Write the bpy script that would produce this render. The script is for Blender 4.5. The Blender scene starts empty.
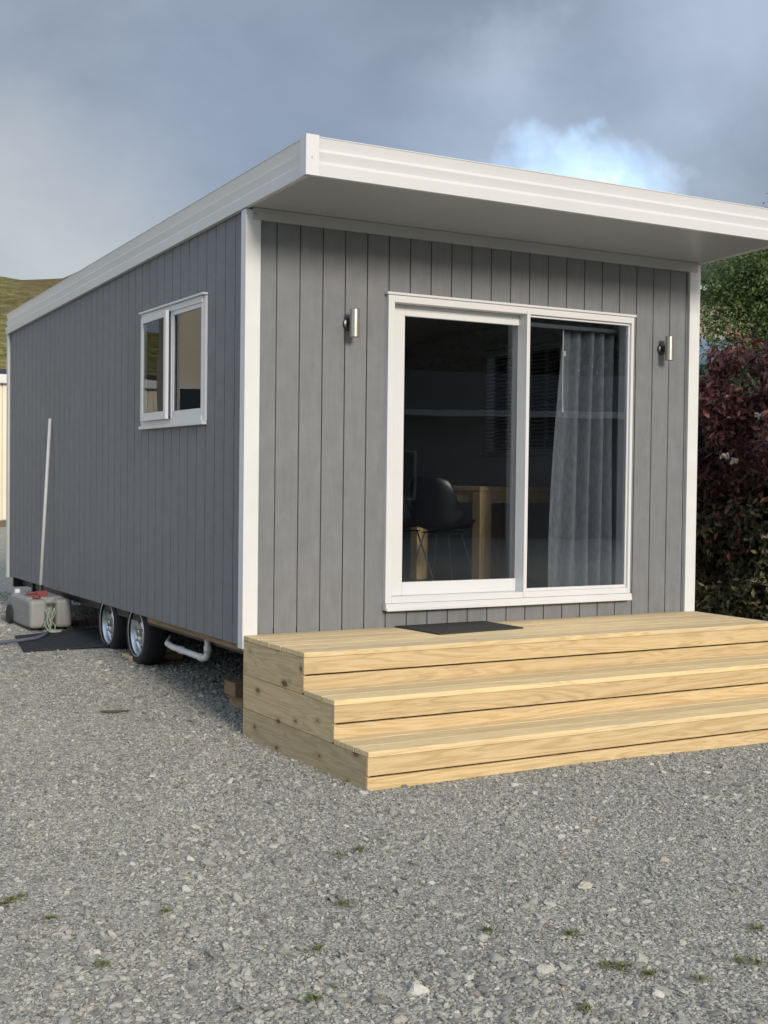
import bpy, bmesh, math, random
import numpy as np
from mathutils import Vector, Matrix, noise as mnoise
rad = math.radians
rng = np.random.default_rng(7)
random.seed(7)
S = bpy.context.scene
COL = S.collection

# ------------------------------------------------------------------ helpers
class MB:
    def __init__(s): s.v = []; s.f = []
    def add(s, vs, fs):
        n = len(s.v); s.v += [tuple(v) for v in vs]; s.f += [tuple(i + n for i in f) for f in fs]; return s
    def box(s, x0, x1, y0, y1, z0, z1):
        return s.add([(x0,y0,z0),(x1,y0,z0),(x1,y1,z0),(x0,y1,z0),(x0,y0,z1),(x1,y0,z1),(x1,y1,z1),(x0,y1,z1)],
                     [(0,3,2,1),(4,5,6,7),(0,1,5,4),(1,2,6,5),(2,3,7,6),(3,0,4,7)])
    def hexa(s, p): # 8 points: bottom 4 ccw, top 4
        return s.add(p, [(0,3,2,1),(4,5,6,7),(0,1,5,4),(1,2,6,5),(2,3,7,6),(3,0,4,7)])
    def tube(s, pts, r, seg=10, cap=True):
        pts = [Vector(p) for p in pts]; n = len(pts); base = len(s.v)
        up = None
        for i, p in enumerate(pts):
            d = (pts[min(i+1,n-1)] - pts[max(i-1,0)]).normalized()
            if up is None:
                up = Vector((0,0,1)) if abs(d.z) < .9 else Vector((1,0,0))
            a = d.cross(up).normalized(); b = a.cross(d).normalized(); up = b
            rr = r[i] if isinstance(r, (list,tuple)) else r
            for k in range(seg):
                t = 2*math.pi*k/seg
                s.v.append(tuple(p + a*math.cos(t)*rr + b*math.sin(t)*rr))
        for i in range(n-1):
            for k in range(seg):
                k2 = (k+1) % seg
                s.f.append((base+i*seg+k, base+i*seg+k2, base+(i+1)*seg+k2, base+(i+1)*seg+k))
        if cap:
            s.f.append(tuple(base+k for k in range(seg))[::-1]); s.f.append(tuple(base+(n-1)*seg+k for k in range(seg)))
        return s
    def lathe(s, prof, axis='x', c=(0,0,0), seg=40, close=False):
        base = len(s.v); n = len(prof)
        for k in range(seg):
            t = 2*math.pi*k/seg; ct, st = math.cos(t), math.sin(t)
            for (a, r) in prof:
                if axis == 'x': q = (c[0]+a, c[1]+r*ct, c[2]+r*st)
                elif axis == 'y': q = (c[0]+r*st, c[1]+a, c[2]+r*ct)
                else: q = (c[0]+r*ct, c[1]+r*st, c[2]+a)
                s.v.append(q)
        for k in range(seg):
            k2 = (k+1) % seg
            for i in range(n if close else n-1):
                j = (i+1) % n
                s.f.append((base+k*n+i, base+k2*n+i, base+k2*n+j, base+k*n+j))
        return s
    def extrude_x(s, prof, x0, x1):  # prof: (y,z)
        n = len(prof); b = len(s.v)
        for x in (x0, x1): s.v += [(x, y, z) for y, z in prof]
        s.f += [(b+i, b+(i+1) % n, b+n+(i+1) % n, b+n+i) for i in range(n)]
        s.f += [tuple(range(b, b+n))[::-1], tuple(range(b+n, b+2*n))]
        return s
    def extrude_y(s, pf, y0, y1):   # pf(y) -> list of (x,z)
        p0, p1 = pf(y0), pf(y1); n = len(p0); b = len(s.v)
        s.v += [(x, y0, z) for x, z in p0] + [(x, y1, z) for x, z in p1]
        s.f += [(b+i, b+(i+1) % n, b+n+(i+1) % n, b+n+i) for i in range(n)]
        s.f += [tuple(range(b, b+n))[::-1], tuple(range(b+n, b+2*n))]
        return s

def mesh_obj(name, mb, mat, parent=None, world=True, bevel=0, smooth=False, sub=0):
    me = bpy.data.meshes.new(name); me.from_pydata(mb.v, [], mb.f)
    bm = bmesh.new(); bm.from_mesh(me); bmesh.ops.recalc_face_normals(bm, faces=bm.faces); bm.to_mesh(me); bm.free()
    if mat: me.materials.append(mat)
    o = bpy.data.objects.new(name, me); COL.objects.link(o)
    if smooth:
        me.polygons.foreach_set('use_smooth', [True]*len(me.polygons))
    if bevel:
        m = o.modifiers.new('bevel', 'BEVEL'); m.width = bevel; m.segments = 2; m.limit_method = 'ANGLE'; m.harden_normals = False
    if sub:
        m = o.modifiers.new('sub', 'SUBSURF'); m.levels = sub; m.render_levels = sub
    if parent is not None:
        o.parent = parent
        if world:
            t = Vector((0,0,0)); q = parent
            while q is not None: t += q.location; q = q.parent
            o.location = -t
    return o
def thing(name, label, cat, loc=(0,0,0), rz=0, group=None):
    o = bpy.data.objects.new(name, None); COL.objects.link(o); o.empty_display_size = .2
    o.location = loc; o.rotation_euler = (0,0,rz); o['label'] = label; o['category'] = cat
    if group: o['group'] = group
    return o
def tag(o, label, cat, group=None, kind=None):
    if label: o['label'] = label
    if cat: o['category'] = cat
    if group: o['group'] = group
    if kind: o['kind'] = kind
    return o
def struct(o, label, cat): return tag(o, label, cat, kind='structure')
def copy_tree(o, parent=None):
    c = o.copy(); COL.objects.link(c)
    if parent is not None: c.parent = parent
    for ch in list(o.children): copy_tree(ch, c)
    return c

def np_mesh(name, V, F, mat, parent=None, loops=4):
    me = bpy.data.meshes.new(name)
    nv, nf = len(V), len(F)
    me.vertices.add(nv); me.vertices.foreach_set('co', np.asarray(V, dtype=np.float32).ravel())
    me.loops.add(nf*loops); me.loops.foreach_set('vertex_index', np.asarray(F, dtype=np.int32).ravel())
    me.polygons.add(nf); me.polygons.foreach_set('loop_start', np.arange(0, nf*loops, loops, dtype=np.int32))
    me.polygons.foreach_set('loop_total', np.full(nf, loops, dtype=np.int32))
    me.update(calc_edges=True); me.validate()
    me.materials.append(mat)
    o = bpy.data.objects.new(name, me); COL.objects.link(o)
    if parent is not None:
        o.parent = parent; t = Vector((0,0,0)); q = parent
        while q is not None: t += q.location; q = q.parent
        o.location = -t
    return o

# ------------------------------------------------------------------ materials
class N:
    def __init__(s, name):
        s.m = bpy.data.materials.new(name); s.m.use_nodes = True; s.t = s.m.node_tree; s.t.nodes.clear()
        s.out = s.n('ShaderNodeOutputMaterial')
    def n(s, typ, **kw):
        x = s.t.nodes.new(typ)
        for k, v in kw.items():
            if k.startswith('_'): setattr(x, k[1:], v)
            else: x.inputs[k].default_value = v
        return x
    def l(s, a, b): s.t.links.new(a, b)
    def coord(s, scale=(1,1,1), kind='Object', rot=(0,0,0)):
        c = s.n('ShaderNodeTexCoord'); m = s.n('ShaderNodeMapping'); m.inputs['Scale'].default_value = scale; m.inputs['Rotation'].default_value = rot
        s.l(c.outputs[kind], m.inputs['Vector']); return m.outputs[0]
    def noise(s, vec, scale=5, detail=4, rough=.5, dist=0):
        x = s.n('ShaderNodeTexNoise', Scale=scale, Detail=detail, Roughness=rough, Distortion=dist); s.l(vec, x.inputs['Vector']); return x.outputs['Fac']
    def ramp(s, fac, stops, interp='LINEAR'):
        x = s.n('ShaderNodeValToRGB'); x.color_ramp.interpolation = interp
        e = x.color_ramp.elements
        while len(e) < len(stops): e.new(.5)
        for i, (p, c) in enumerate(stops):
            e[i].position = p; e[i].color = (*c, 1) if not isinstance(c, (int, float)) else (c, c, c, 1)
        s.l(fac, x.inputs[0]); return x.outputs[0]
    def mix(s, fac, a, b, mode='MIX'):
        x = s.n('ShaderNodeMix', _data_type='RGBA', _blend_type=mode)
        for sock, v in ((x.inputs[0], fac), (x.inputs[6], a), (x.inputs[7], b)):
            if isinstance(v, (int, float)): sock.default_value = v if sock.type == 'VALUE' else (v, v, v, 1)
            elif isinstance(v, tuple): sock.default_value = (*v, 1)
            else: s.l(v, sock)
        return x.outputs[2]
    def math(s, op, a, b=None, c=None, clamp=False):
        x = s.n('ShaderNodeMath', _operation=op); x.use_clamp = clamp
        for i, v in enumerate((a, b, c)):
            if v is None: continue
            if isinstance(v, (int, float)): x.inputs[i].default_value = v
            else: s.l(v, x.inputs[i])
        return x.outputs[0]
    def bump(s, h, strength=.3, dist=.01, prev=None):
        x = s.n('ShaderNodeBump', Strength=strength, Distance=dist); s.l(h, x.inputs['Height'])
        if prev is not None: s.l(prev, x.inputs['Normal'])
        return x.outputs[0]
    def bsdf(s, col, rough=.5, normal=None, **kw):
        b = s.n('ShaderNodeBsdfPrincipled')
        if isinstance(col, tuple): b.inputs['Base Color'].default_value = (*col, 1)
        else: s.l(col, b.inputs['Base Color'])
        if isinstance(rough, (int, float)): b.inputs['Roughness'].default_value = rough
        else: s.l(rough, b.inputs['Roughness'])
        for k, v in kw.items(): b.inputs[k.replace('_', ' ')].default_value = v
        if normal is not None: s.l(normal, b.inputs['Normal'])
        s.l(b.outputs[0], s.out.inputs[0]); return b

def simple(name, col, rough=.5, var=.08, scale=6, metallic=0, bump=0, spec=.5):
    g = N(name); v = g.coord()
    a = g.noise(v, scale, 5, .6)
    c = g.ramp(a, [(.25, tuple(x*(1-var) for x in col)), (.75, tuple(min(1, x*(1+var)) for x in col))])
    nrm = g.bump(g.noise(v, scale*12, 3), bump, .002) if bump else None
    g.bsdf(c, rough, nrm, Metallic=metallic, Specular_IOR_Level=spec)
    return g.m

def cladding_mat():
    g = N('painted_ply_grey')
    v = g.coord((1, 1, .045)); grain = g.noise(v, 190, 4, .7)
    v2 = g.coord((1, 1, .12)); g2 = g.noise(v2, 26, 5, .65, .6)
    v3 = g.coord(); big = g.noise(v3, 1.3, 4, .6); mid = g.noise(v3, 9, 4, .6)
    c = g.ramp(g2, [(.3, (.150, .157, .168)), (.7, (.180, .188, .201))])
    c = g.mix(.5, c, g.ramp(big, [(.35, (.92,)*3), (.65, (1.05,)*3)]), 'MULTIPLY')
    c = g.mix(.45, c, g.ramp(mid, [(.38, (.86,)*3), (.62, (1.06,)*3)]), 'MULTIPLY')
    # pale scuffs and brush marks
    sc = g.noise(g.coord((1, 1, .35)), 34, 4, .75, 1.2)
    c = g.mix(g.ramp(sc, [(.66, 0.), (.74, .35)]), c, (.27, .27, .265))
    n1 = g.bump(grain, .35, .0022); n2 = g.bump(g2, .25, .002, n1)
    g.bsdf(c, g.ramp(g2, [(.3, .5), (.7, .66)]), n2, Specular_IOR_Level=.4)
    return g.m

def timber_mat(name, light, dark, axis='x', knots=True, sh=0, greyband=.35):
    g = N(name)
    sc = {'x': (.07, 1, 1), 'y': (1, .07, 1), 'z': (1, 1, .07)}[axis]
    v = g.coord(sc)
    geo = g.n('ShaderNodeNewGeometry'); rnd = geo.outputs['Random Per Island']
    # offset each board so no two carry the same figure
    add = g.n('ShaderNodeVectorMath', _operation='ADD'); g.l(v, add.inputs[0])
    comb = g.n('ShaderNodeCombineXYZ'); 
    oi0 = g.n('ShaderNodeObjectInfo'); rs = g.math('ADD', rnd, g.math('MULTIPLY', oi0.outputs['Random'], 3.1))
    for i, k in enumerate((7.3, 5.1, 9.7)): g.l(g.math('MULTIPLY', rs, k), comb.inputs[i])
    g.l(comb.outputs[0], add.inputs[1]); vv = add.outputs[0]
    ring = g.noise(vv, 11, 3, .5, .9); fine = g.noise(vv, 120, 3, .7)
    rings = g.math('FRACT', g.math('MULTIPLY', ring, 9))
    rings = g.math('ABSOLUTE', g.math('SUBTRACT', rings, .5))
    c = g.ramp(rings, [(0, dark), (.22, tuple((a*.65+b*.35) for a, b in zip(light, dark))), (.5, light)])
    c = g.mix(.28, c, light)
    c = g.mix(.6, c, g.ramp(fine, [(.3, (.84,)*3), (.7, (1.08,)*3)]), 'MULTIPLY')
    patch = g.noise(g.coord((.35 if axis=='x' else 1, .35 if axis=='y' else 1, 1)), 3.4, 4, .6)
    c = g.mix(g.ramp(patch, [(.45, 0.), (.72, greyband)]), c, (.40, .385, .30))
    oi = g.n('ShaderNodeObjectInfo'); rr = g.math('FRACT', g.math('ADD', rnd, g.math('MULTIPLY', oi.outputs['Random'], 7.7)))
    c = g.mix(1, c, g.ramp(rr, [(0, (.80, .80, .79)), (.5, (.95, .94, .92)), (1, (1.08, 1.05, .98))]), 'MULTIPLY')
    if knots:
        kv = g.coord({'x': (.55, 0, 1), 'y': (0, .55, 1), 'z': (1, 0, .55)}[axis])
        sx = g.n('ShaderNodeSeparateXYZ'); g.l(kv, sx.inputs[0]); cx_ = g.n('ShaderNodeCombineXYZ')
        g.l(g.math('ADD', sx.outputs[1], g.math('MULTIPLY', g.noise(g.coord(), 30, 2), .02)), cx_.inputs[0]); g.l(sx.outputs[2], cx_.inputs[1])
        vo = g.n('ShaderNodeTexVoronoi', Scale=6.5, Randomness=1.0, _voronoi_dimensions='2D'); g.l(cx_.outputs[0], vo.inputs['Vector'])
        sr = g.n('ShaderNodeSeparateColor'); g.l(vo.outputs['Color'], sr.inputs[0])
        kd = g.math('ADD', vo.outputs['Distance'], g.math('MULTIPLY', sr.outputs[0], .13))
        kn = g.math('ADD', kd, g.math('MULTIPLY', g.noise(g.coord(), 60, 3), .03))
        c = g.mix(g.ramp(kn, [(.0, 1.), (.12, .85), (.165, 0.)]), c, (.11, .075, .045))
        c = g.mix(g.ramp(kn, [(.11, .0), (.16, .5), (.28, 0.)]), c, tuple(x*.7 for x in dark))
    n = g.bump(fine, .25, .0015)
    g.bsdf(c, .72, n, Specular_IOR_Level=.25)
    return g.m

def glass_mat(name, tint, rough=0.0):
    g = N(name)
    tr = g.n('ShaderNodeBsdfTransparent'); tr.inputs[0].default_value = (*tint, 1)
    gl = g.n('ShaderNodeBsdfGlossy', Roughness=rough); gl.inputs[0].default_value = (.95, .97, 1, 1)
    fr = g.n('ShaderNodeFresnel', IOR=1.5)
    v = g.coord(); nm = g.bump(g.noise(v, 1.6, 2, .5), .04, .02)
    g.l(nm, gl.inputs['Normal'])
    mx = g.n('ShaderNodeMixShader'); g.l(fr.outputs[0], mx.inputs[0]); g.l(tr.outputs[0], mx.inputs[1]); g.l(gl.outputs[0], mx.inputs[2])
    g.l(mx.outputs[0], g.out.inputs[0]); return g.m

def leaf_mat(name, stops, rough=.45, trans=.25, spec=.4):
    g = N(name)
    geo = g.n('ShaderNodeNewGeometry')
    nz = g.noise(g.coord(), 2.2, 3, .6)
    f = g.math('ADD', g.math('MULTIPLY', geo.outputs['Random Per Island'], .62), g.math('MULTIPLY', nz, .38))
    c = g.ramp(f, stops)
    b = g.bsdf(c, rough, None, Specular_IOR_Level=spec)
    tl = g.n('ShaderNodeBsdfTranslucent'); g.l(c, tl.inputs[0])
    mx = g.n('ShaderNodeMixShader'); mx.inputs[0].default_value = trans
    g.l(b.outputs[0], mx.inputs[1]); g.l(tl.outputs[0], mx.inputs[2]); g.l(mx.outputs[0], g.out.inputs[0])
    return g.m

M = {}
M['clad'] = cladding_mat()
M['white'] = simple('powdercoat_white', (.60, .61, .62), .32, .03, 3)
M['trimwhite'] = simple('painted_trim_white', (.60, .61, .61), .5, .05, 5, bump=.1)
M['steelwhite'] = simple('coloursteel_white', (.60, .61, .62), .28, .035, 1.6)
M['soffit'] = simple('soffit_shaded_white', (.38, .39, .395), .35, .04, 2)  # white lowered to carry the eave shade on soffit and frieze
M['dark_steel'] = simple('chassis_dark', (.02, .021, .023), .5, .2, 8)
M['hole_black'] = simple('hole_shade', (.012, .012, .013), .6)
M['stainless'] = simple('brushed_stainless', (.50, .46, .40), .3, .1, 20, metallic=1)
M['lamp_mount'] = simple('dark_steel_mount', (.10, .10, .10), .35, .1, metallic=.8)
M['lens'] = simple('frosted_lens', (.6, .6, .58), .3)
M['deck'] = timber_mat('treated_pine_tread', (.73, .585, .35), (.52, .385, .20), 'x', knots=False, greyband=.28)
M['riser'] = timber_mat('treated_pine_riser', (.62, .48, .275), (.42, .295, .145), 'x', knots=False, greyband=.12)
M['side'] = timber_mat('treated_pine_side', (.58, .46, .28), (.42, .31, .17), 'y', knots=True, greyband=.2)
M['bearer'] = timber_mat('bearer_timber', (.30, .21, .12), (.17, .11, .06), 'y', knots=False, greyband=.2)
M['oldwood'] = timber_mat('packer_timber', (.32, .24, .15), (.19, .13, .08), 'x', knots=False, greyband=.4)
M['oak'] = timber_mat('light_oak', (.80, .60, .35), (.62, .43, .22), 'z', knots=False, greyband=.1)
M['glass'] = glass_mat('tinted_glass', (.90, .92, .94))
M['glass_side'] = glass_mat('clear_glass', (.86, .88, .88))
M['lining'] = simple('interior_lining', (.42, .43, .44), .7, .03)
M['vinyl'] = simple('vinyl_floor', (.16, .13, .10), .4, .15, 9)
M['rubber'] = simple('tyre_rubber', (.017, .017, .018), .75, .2, 30, bump=.3)
M['rim'] = simple('galvanised_rim', (.60, .64, .68), .34, .08, 14, metallic=.75)
M['pvc'] = simple('pvc_pipe', (.62, .63, .62), .4, .08, 8)
M['tank'] = simple('grey_plastic', (.25, .25, .24), .5, .1, 9, bump=.15)
M['red'] = simple('red_plastic', (.20, .04, .04), .6)
M['black_plastic'] = simple('black_plastic', (.008, .009, .011), .35, .1)
M['chrome'] = simple('chrome_leg', (.55, .56, .58), .2, .05, metallic=1)
M['galv'] = simple('aluminium_pole', (.55, .56, .56), .5, .08, 12)
M['blind_cream'] = simple('cream_slat', (.72, .66, .54), .5, .03)
M['cord'] = simple('white_cord', (.6, .6, .6), .6)
M['blind'] = simple('venetian_slat', (.42, .43, .42), .45, .04)
M['blue_hose'] = simple('blue_hose', (.10, .115, .16), .6)
M['rope'] = simple('green_white_rope', (.28, .33, .26), .8, .5, 120)
M['shed'] = simple('cream_sheet', (.66, .62, .50), .5, .04, .7)
M['shed_dark'] = simple('shed_plinth', (.12, .10, .07), .8)
M['weather'] = simple('cream_weatherboard', (.60, .54, .43), .6, .05, .8)
M['roofgrey'] = simple('roof_iron_grey', (.05, .053, .057), .9, .1, 1, spec=.1)
M['housegrey'] = simple('house_grey_wall', (.13, .13, .135), .7, .06, 1)
M['tan'] = simple('tan_wall', (.33, .28, .22), .8, .1, 2)
M['bark'] = simple('bark', (.09, .07, .05), .85, .3, 14, bump=.5)
M['petal'] = simple('cream_petals', (.62, .56, .46), .8)
M['carblue'] = simple('pale_blue_paint', (.38, .46, .55), .25, .04)
M['carglass'] = simple('dark_car_glass', (.03, .04, .05), .1)

def fabric_mat():
    g = N('curtain_fabric'); v = g.coord((1, 1, .3))
    a = g.noise(v, 60, 3); c = g.ramp(a, [(.3, (.11, .117, .13)), (.7, (.165, .175, .19))])
    g.bsdf(c, .9, g.bump(g.noise(g.coord(), 400, 2), .2, .001), Specular_IOR_Level=.15); return g.m
M['curtain'] = fabric_mat()
def mat_mat(name, c0, c1, sc):
    g = N(name); a = g.noise(g.coord(), sc, 4, .7)
    g.bsdf(g.ramp(a, [(.3, c0), (.7, c1)]), .95, g.bump(a, .8, .004), Specular_IOR_Level=.1); return g.m
M['doormat'] = mat_mat('coir_mat', (.028, .028, .027), (.07, .07, .068), 160)
M['rubbermat'] = mat_mat('rubber_sheet', (.028, .031, .036), (.045, .048, .054), 25)

def gravel_mat():
    g = N('gravel')
    v = g.coord()
    warp = g.n('ShaderNodeTexNoise', Scale=30, Detail=2); g.l(v, warp.inputs['Vector'])
    wv = g.n('ShaderNodeVectorMath', _operation='SCALE'); wv.inputs['Scale'].default_value = .012; g.l(warp.outputs['Color'], wv.inputs[0])
    ad = g.n('ShaderNodeVectorMath', _operation='ADD'); g.l(v, ad.inputs[0]); g.l(wv.outputs[0], ad.inputs[1]); vv = ad.outputs[0]
    vo = g.n('ShaderNodeTexVoronoi', Scale=75); g.l(vv, vo.inputs['Vector'])
    vo2 = g.n('ShaderNodeTexVoronoi', Scale=38); g.l(vv, vo2.inputs['Vector'])
    sep = g.n('ShaderNodeSeparateColor'); g.l(vo.outputs['Color'], sep.inputs[0])
    sep2 = g.n('ShaderNodeSeparateColor'); g.l(vo2.outputs['Color'], sep2.inputs[0])
    st = [(0, (.215, .211, .19)), (.3, (.30, .294, .262)), (.6, (.38, .37, .325)), (.85, (.44, .425, .37)), (1, (.50, .49, .45))]
    c = g.ramp(sep.outputs[0], st); c2 = g.ramp(sep2.outputs[0], st)
    c = g.mix(g.math('GREATER_THAN', sep2.outputs[1], .62), c, c2)
    big = g.noise(v, .7, 4, .6); c = g.mix(.55, c, g.ramp(big, [(.3, (.86, .85, .82)), (.7, (1.12, 1.12, 1.1))]), 'MULTIPLY')
    ex = g.noise(v, .22, 3); 
    # far beyond the yard the gravel gives way to rough pasture
    ln = g.n('ShaderNodeVectorMath', _operation='LENGTH'); g.l(v, ln.inputs[0])
    far = g.ramp(g.math('DIVIDE', g.math('ADD', ln.outputs['Value'], g.math('MULTIPLY', ex, 20)), 100), [(.42, 0.), (.6, 1.)])
    c = g.mix(far, c, g.ramp(g.noise(v, .5, 5), [(.3, (.07, .085, .03)), (.7, (.16, .15, .06))]))
    h = g.math('SUBTRACT', 1, vo.outputs['Distance']); h2 = g.math('SUBTRACT', 1, vo2.outputs['Distance'])
    n = g.bump(h, .9, .012); n = g.bump(h2, .5, .015, n); n = g.bump(g.noise(v, 260, 2), .3, .003, n)
    g.bsdf(c, .88, n, Specular_IOR_Level=.2); return g.m
M['gravel'] = gravel_mat()
def stone_mat():
    g = N('stone_chips')
    oi = g.n('ShaderNodeObjectInfo'); r = oi.outputs['Random']
    c = g.ramp(r, [(0, (.17, .168, .155)), (.2, (.26, .256, .232)), (.45, (.335, .328, .295)), (.68, (.40, .39, .345)), (.86, (.46, .447, .395)), (.95, (.52, .505, .45)), (.99, (.61, .59, .53)), (1, (.50, .42, .31))])
    a = g.noise(g.coord(), 2.2, 4, .7); c = g.mix(.7, c, g.ramp(a, [(.3, (.8,)*3), (.7, (1.16,)*3)]), 'MULTIPLY')
    lo = g.noise(oi.outputs['Location'], .9, 4, .6); c = g.mix(.8, c, g.ramp(lo, [(.3, (.86, .86, .87)), (.7, (1.12, 1.11, 1.07))]), 'MULTIPLY')
    g.bsdf(c, .82, g.bump(g.noise(g.coord(), 7, 3), .4, .2), Specular_IOR_Level=.3); return g.m
M['stone'] = stone_mat()
def hill_mat():
    g = N('hill_grass'); v = g.coord()
    a = g.noise(v, .06, 6, .7); b = g.noise(v, .28, 6, .8); c0 = g.noise(v, .011, 3, .5)
    c = g.ramp(b, [(.38, (.10, .11, .045)), (.46, (.26, .245, .09)), (.56, (.42, .38, .15)), (.66, (.60, .53, .32))])
    c = g.mix(g.ramp(a, [(.48, 0.), (.6, .6)]), c, (.15, .16, .06))
    sx = g.n('ShaderNodeSeparateXYZ'); g.l(v, sx.inputs[0])
    az = g.math('DIVIDE', sx.outputs[0], sx.outputs[1])
    rb = g.ramp(g.math('ADD', az, g.math('MULTIPLY', c0, .05)), [(.245, 0.), (.275, .8)])
    c = g.mix(rb, c, g.ramp(b, [(.35, (.17, .13, .07)), (.65, (.30, .23, .12))]))
    g.bsdf(c, .95, g.bump(b, 1, 3.5), Specular_IOR_Level=.05); return g.m
M['hill'] = hill_mat()

# ------------------------------------------------------------------ ground
def smooth(a, b, x):
    t = np.clip((x-a)/(b-a), 0, 1); return t*t*(3-2*t)
def gh(x, y):
    x = np.asarray(x, float); y = np.asarray(y, float)
    h = .2*smooth(0.0, 4.3, y)
    near = np.exp(-((x+1)**2+(y+2)**2)/80)
    h = h + near*(.006*np.sin(x*2.3+y*1.1)+.006*np.sin(y*3.1-x*1.3)+.004*np.sin(x*7.1+1)*np.sin(y*6.3))
    return h
gx = np.unique(np.concatenate([np.linspace(-9, 9, 181), np.sign(np.linspace(-1, 1, 60))*(9+1990*np.abs(np.linspace(-1, 1, 60))**3)]))
gy = np.unique(np.concatenate([np.linspace(-9, 10, 191), np.sign(np.linspace(-1, 1, 60))*(10+1990*np.abs(np.linspace(-1, 1, 60))**3)]))
X, Y = np.meshgrid(gx, gy); Z = gh(X, Y)
V = np.stack([X, Y, Z], -1).reshape(-1, 3); nx, ny = len(gx), len(gy)
ii = (np.arange(ny-1)[:, None]*nx+np.arange(nx-1)[None, :]).ravel()
ground = np_mesh('ground', V, np.stack([ii, ii+1, ii+nx+1, ii+nx], -1), M['gravel'])
struct(ground, 'grey crushed gravel yard around the cabin', 'ground')
ground.data.polygons.foreach_set('use_smooth', [True]*len(ground.data.polygons))

CAM = np.array([-2.9247, -6.7462]); YAW = .5175
def wedge(n, r0, r1, half=.40):
    a = YAW+rng.uniform(-half, half, n); r = np.sqrt(rng.uniform(r0*r0, r1*r1, n))
    return CAM[0]+np.sin(a)*r, CAM[1]+np.cos(a)*r
def stone_points():
    xs, ys, sc = [], [], []
    for n, r0, r1, m, sg in ((105000, 2.9, 6.0, .0039, .42), (95000, 6.0, 9.2, .0049, .40), (55000, 9.2, 14.5, .0078, .36),
                             (2600, 2.9, 5.2, .0105, .30), (900, 5.2, 12, .013, .28)):
        x, y = wedge(n, r0, r1); xs.append(x); ys.append(y); sc.append(m*np.exp(rng.normal(0, sg, n)))
    x = np.concatenate(xs); y = np.concatenate(ys); s = np.clip(np.concatenate(sc), .004, .036)
    pn = np.sin(x*1.7+.6*y)*np.sin(y*1.3-.4*x)+.5*np.sin(x*4.1+2)*np.sin(y*3.7)
    s = s*(1+.14*pn)
    keep = ~((x > -.0) & (x < 3.5) & (y > -1.515) & (y < .2)) & ~((x > 1.2) & (y > .2)) & ~((x > -.57) & (x < .4) & (y > 2.80) & (y < 3.85) & ~((x < -.46) & (y > 3.5)))
    return x[keep], y[keep], s[keep]
sx_, sy_, ss_ = stone_points()
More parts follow.
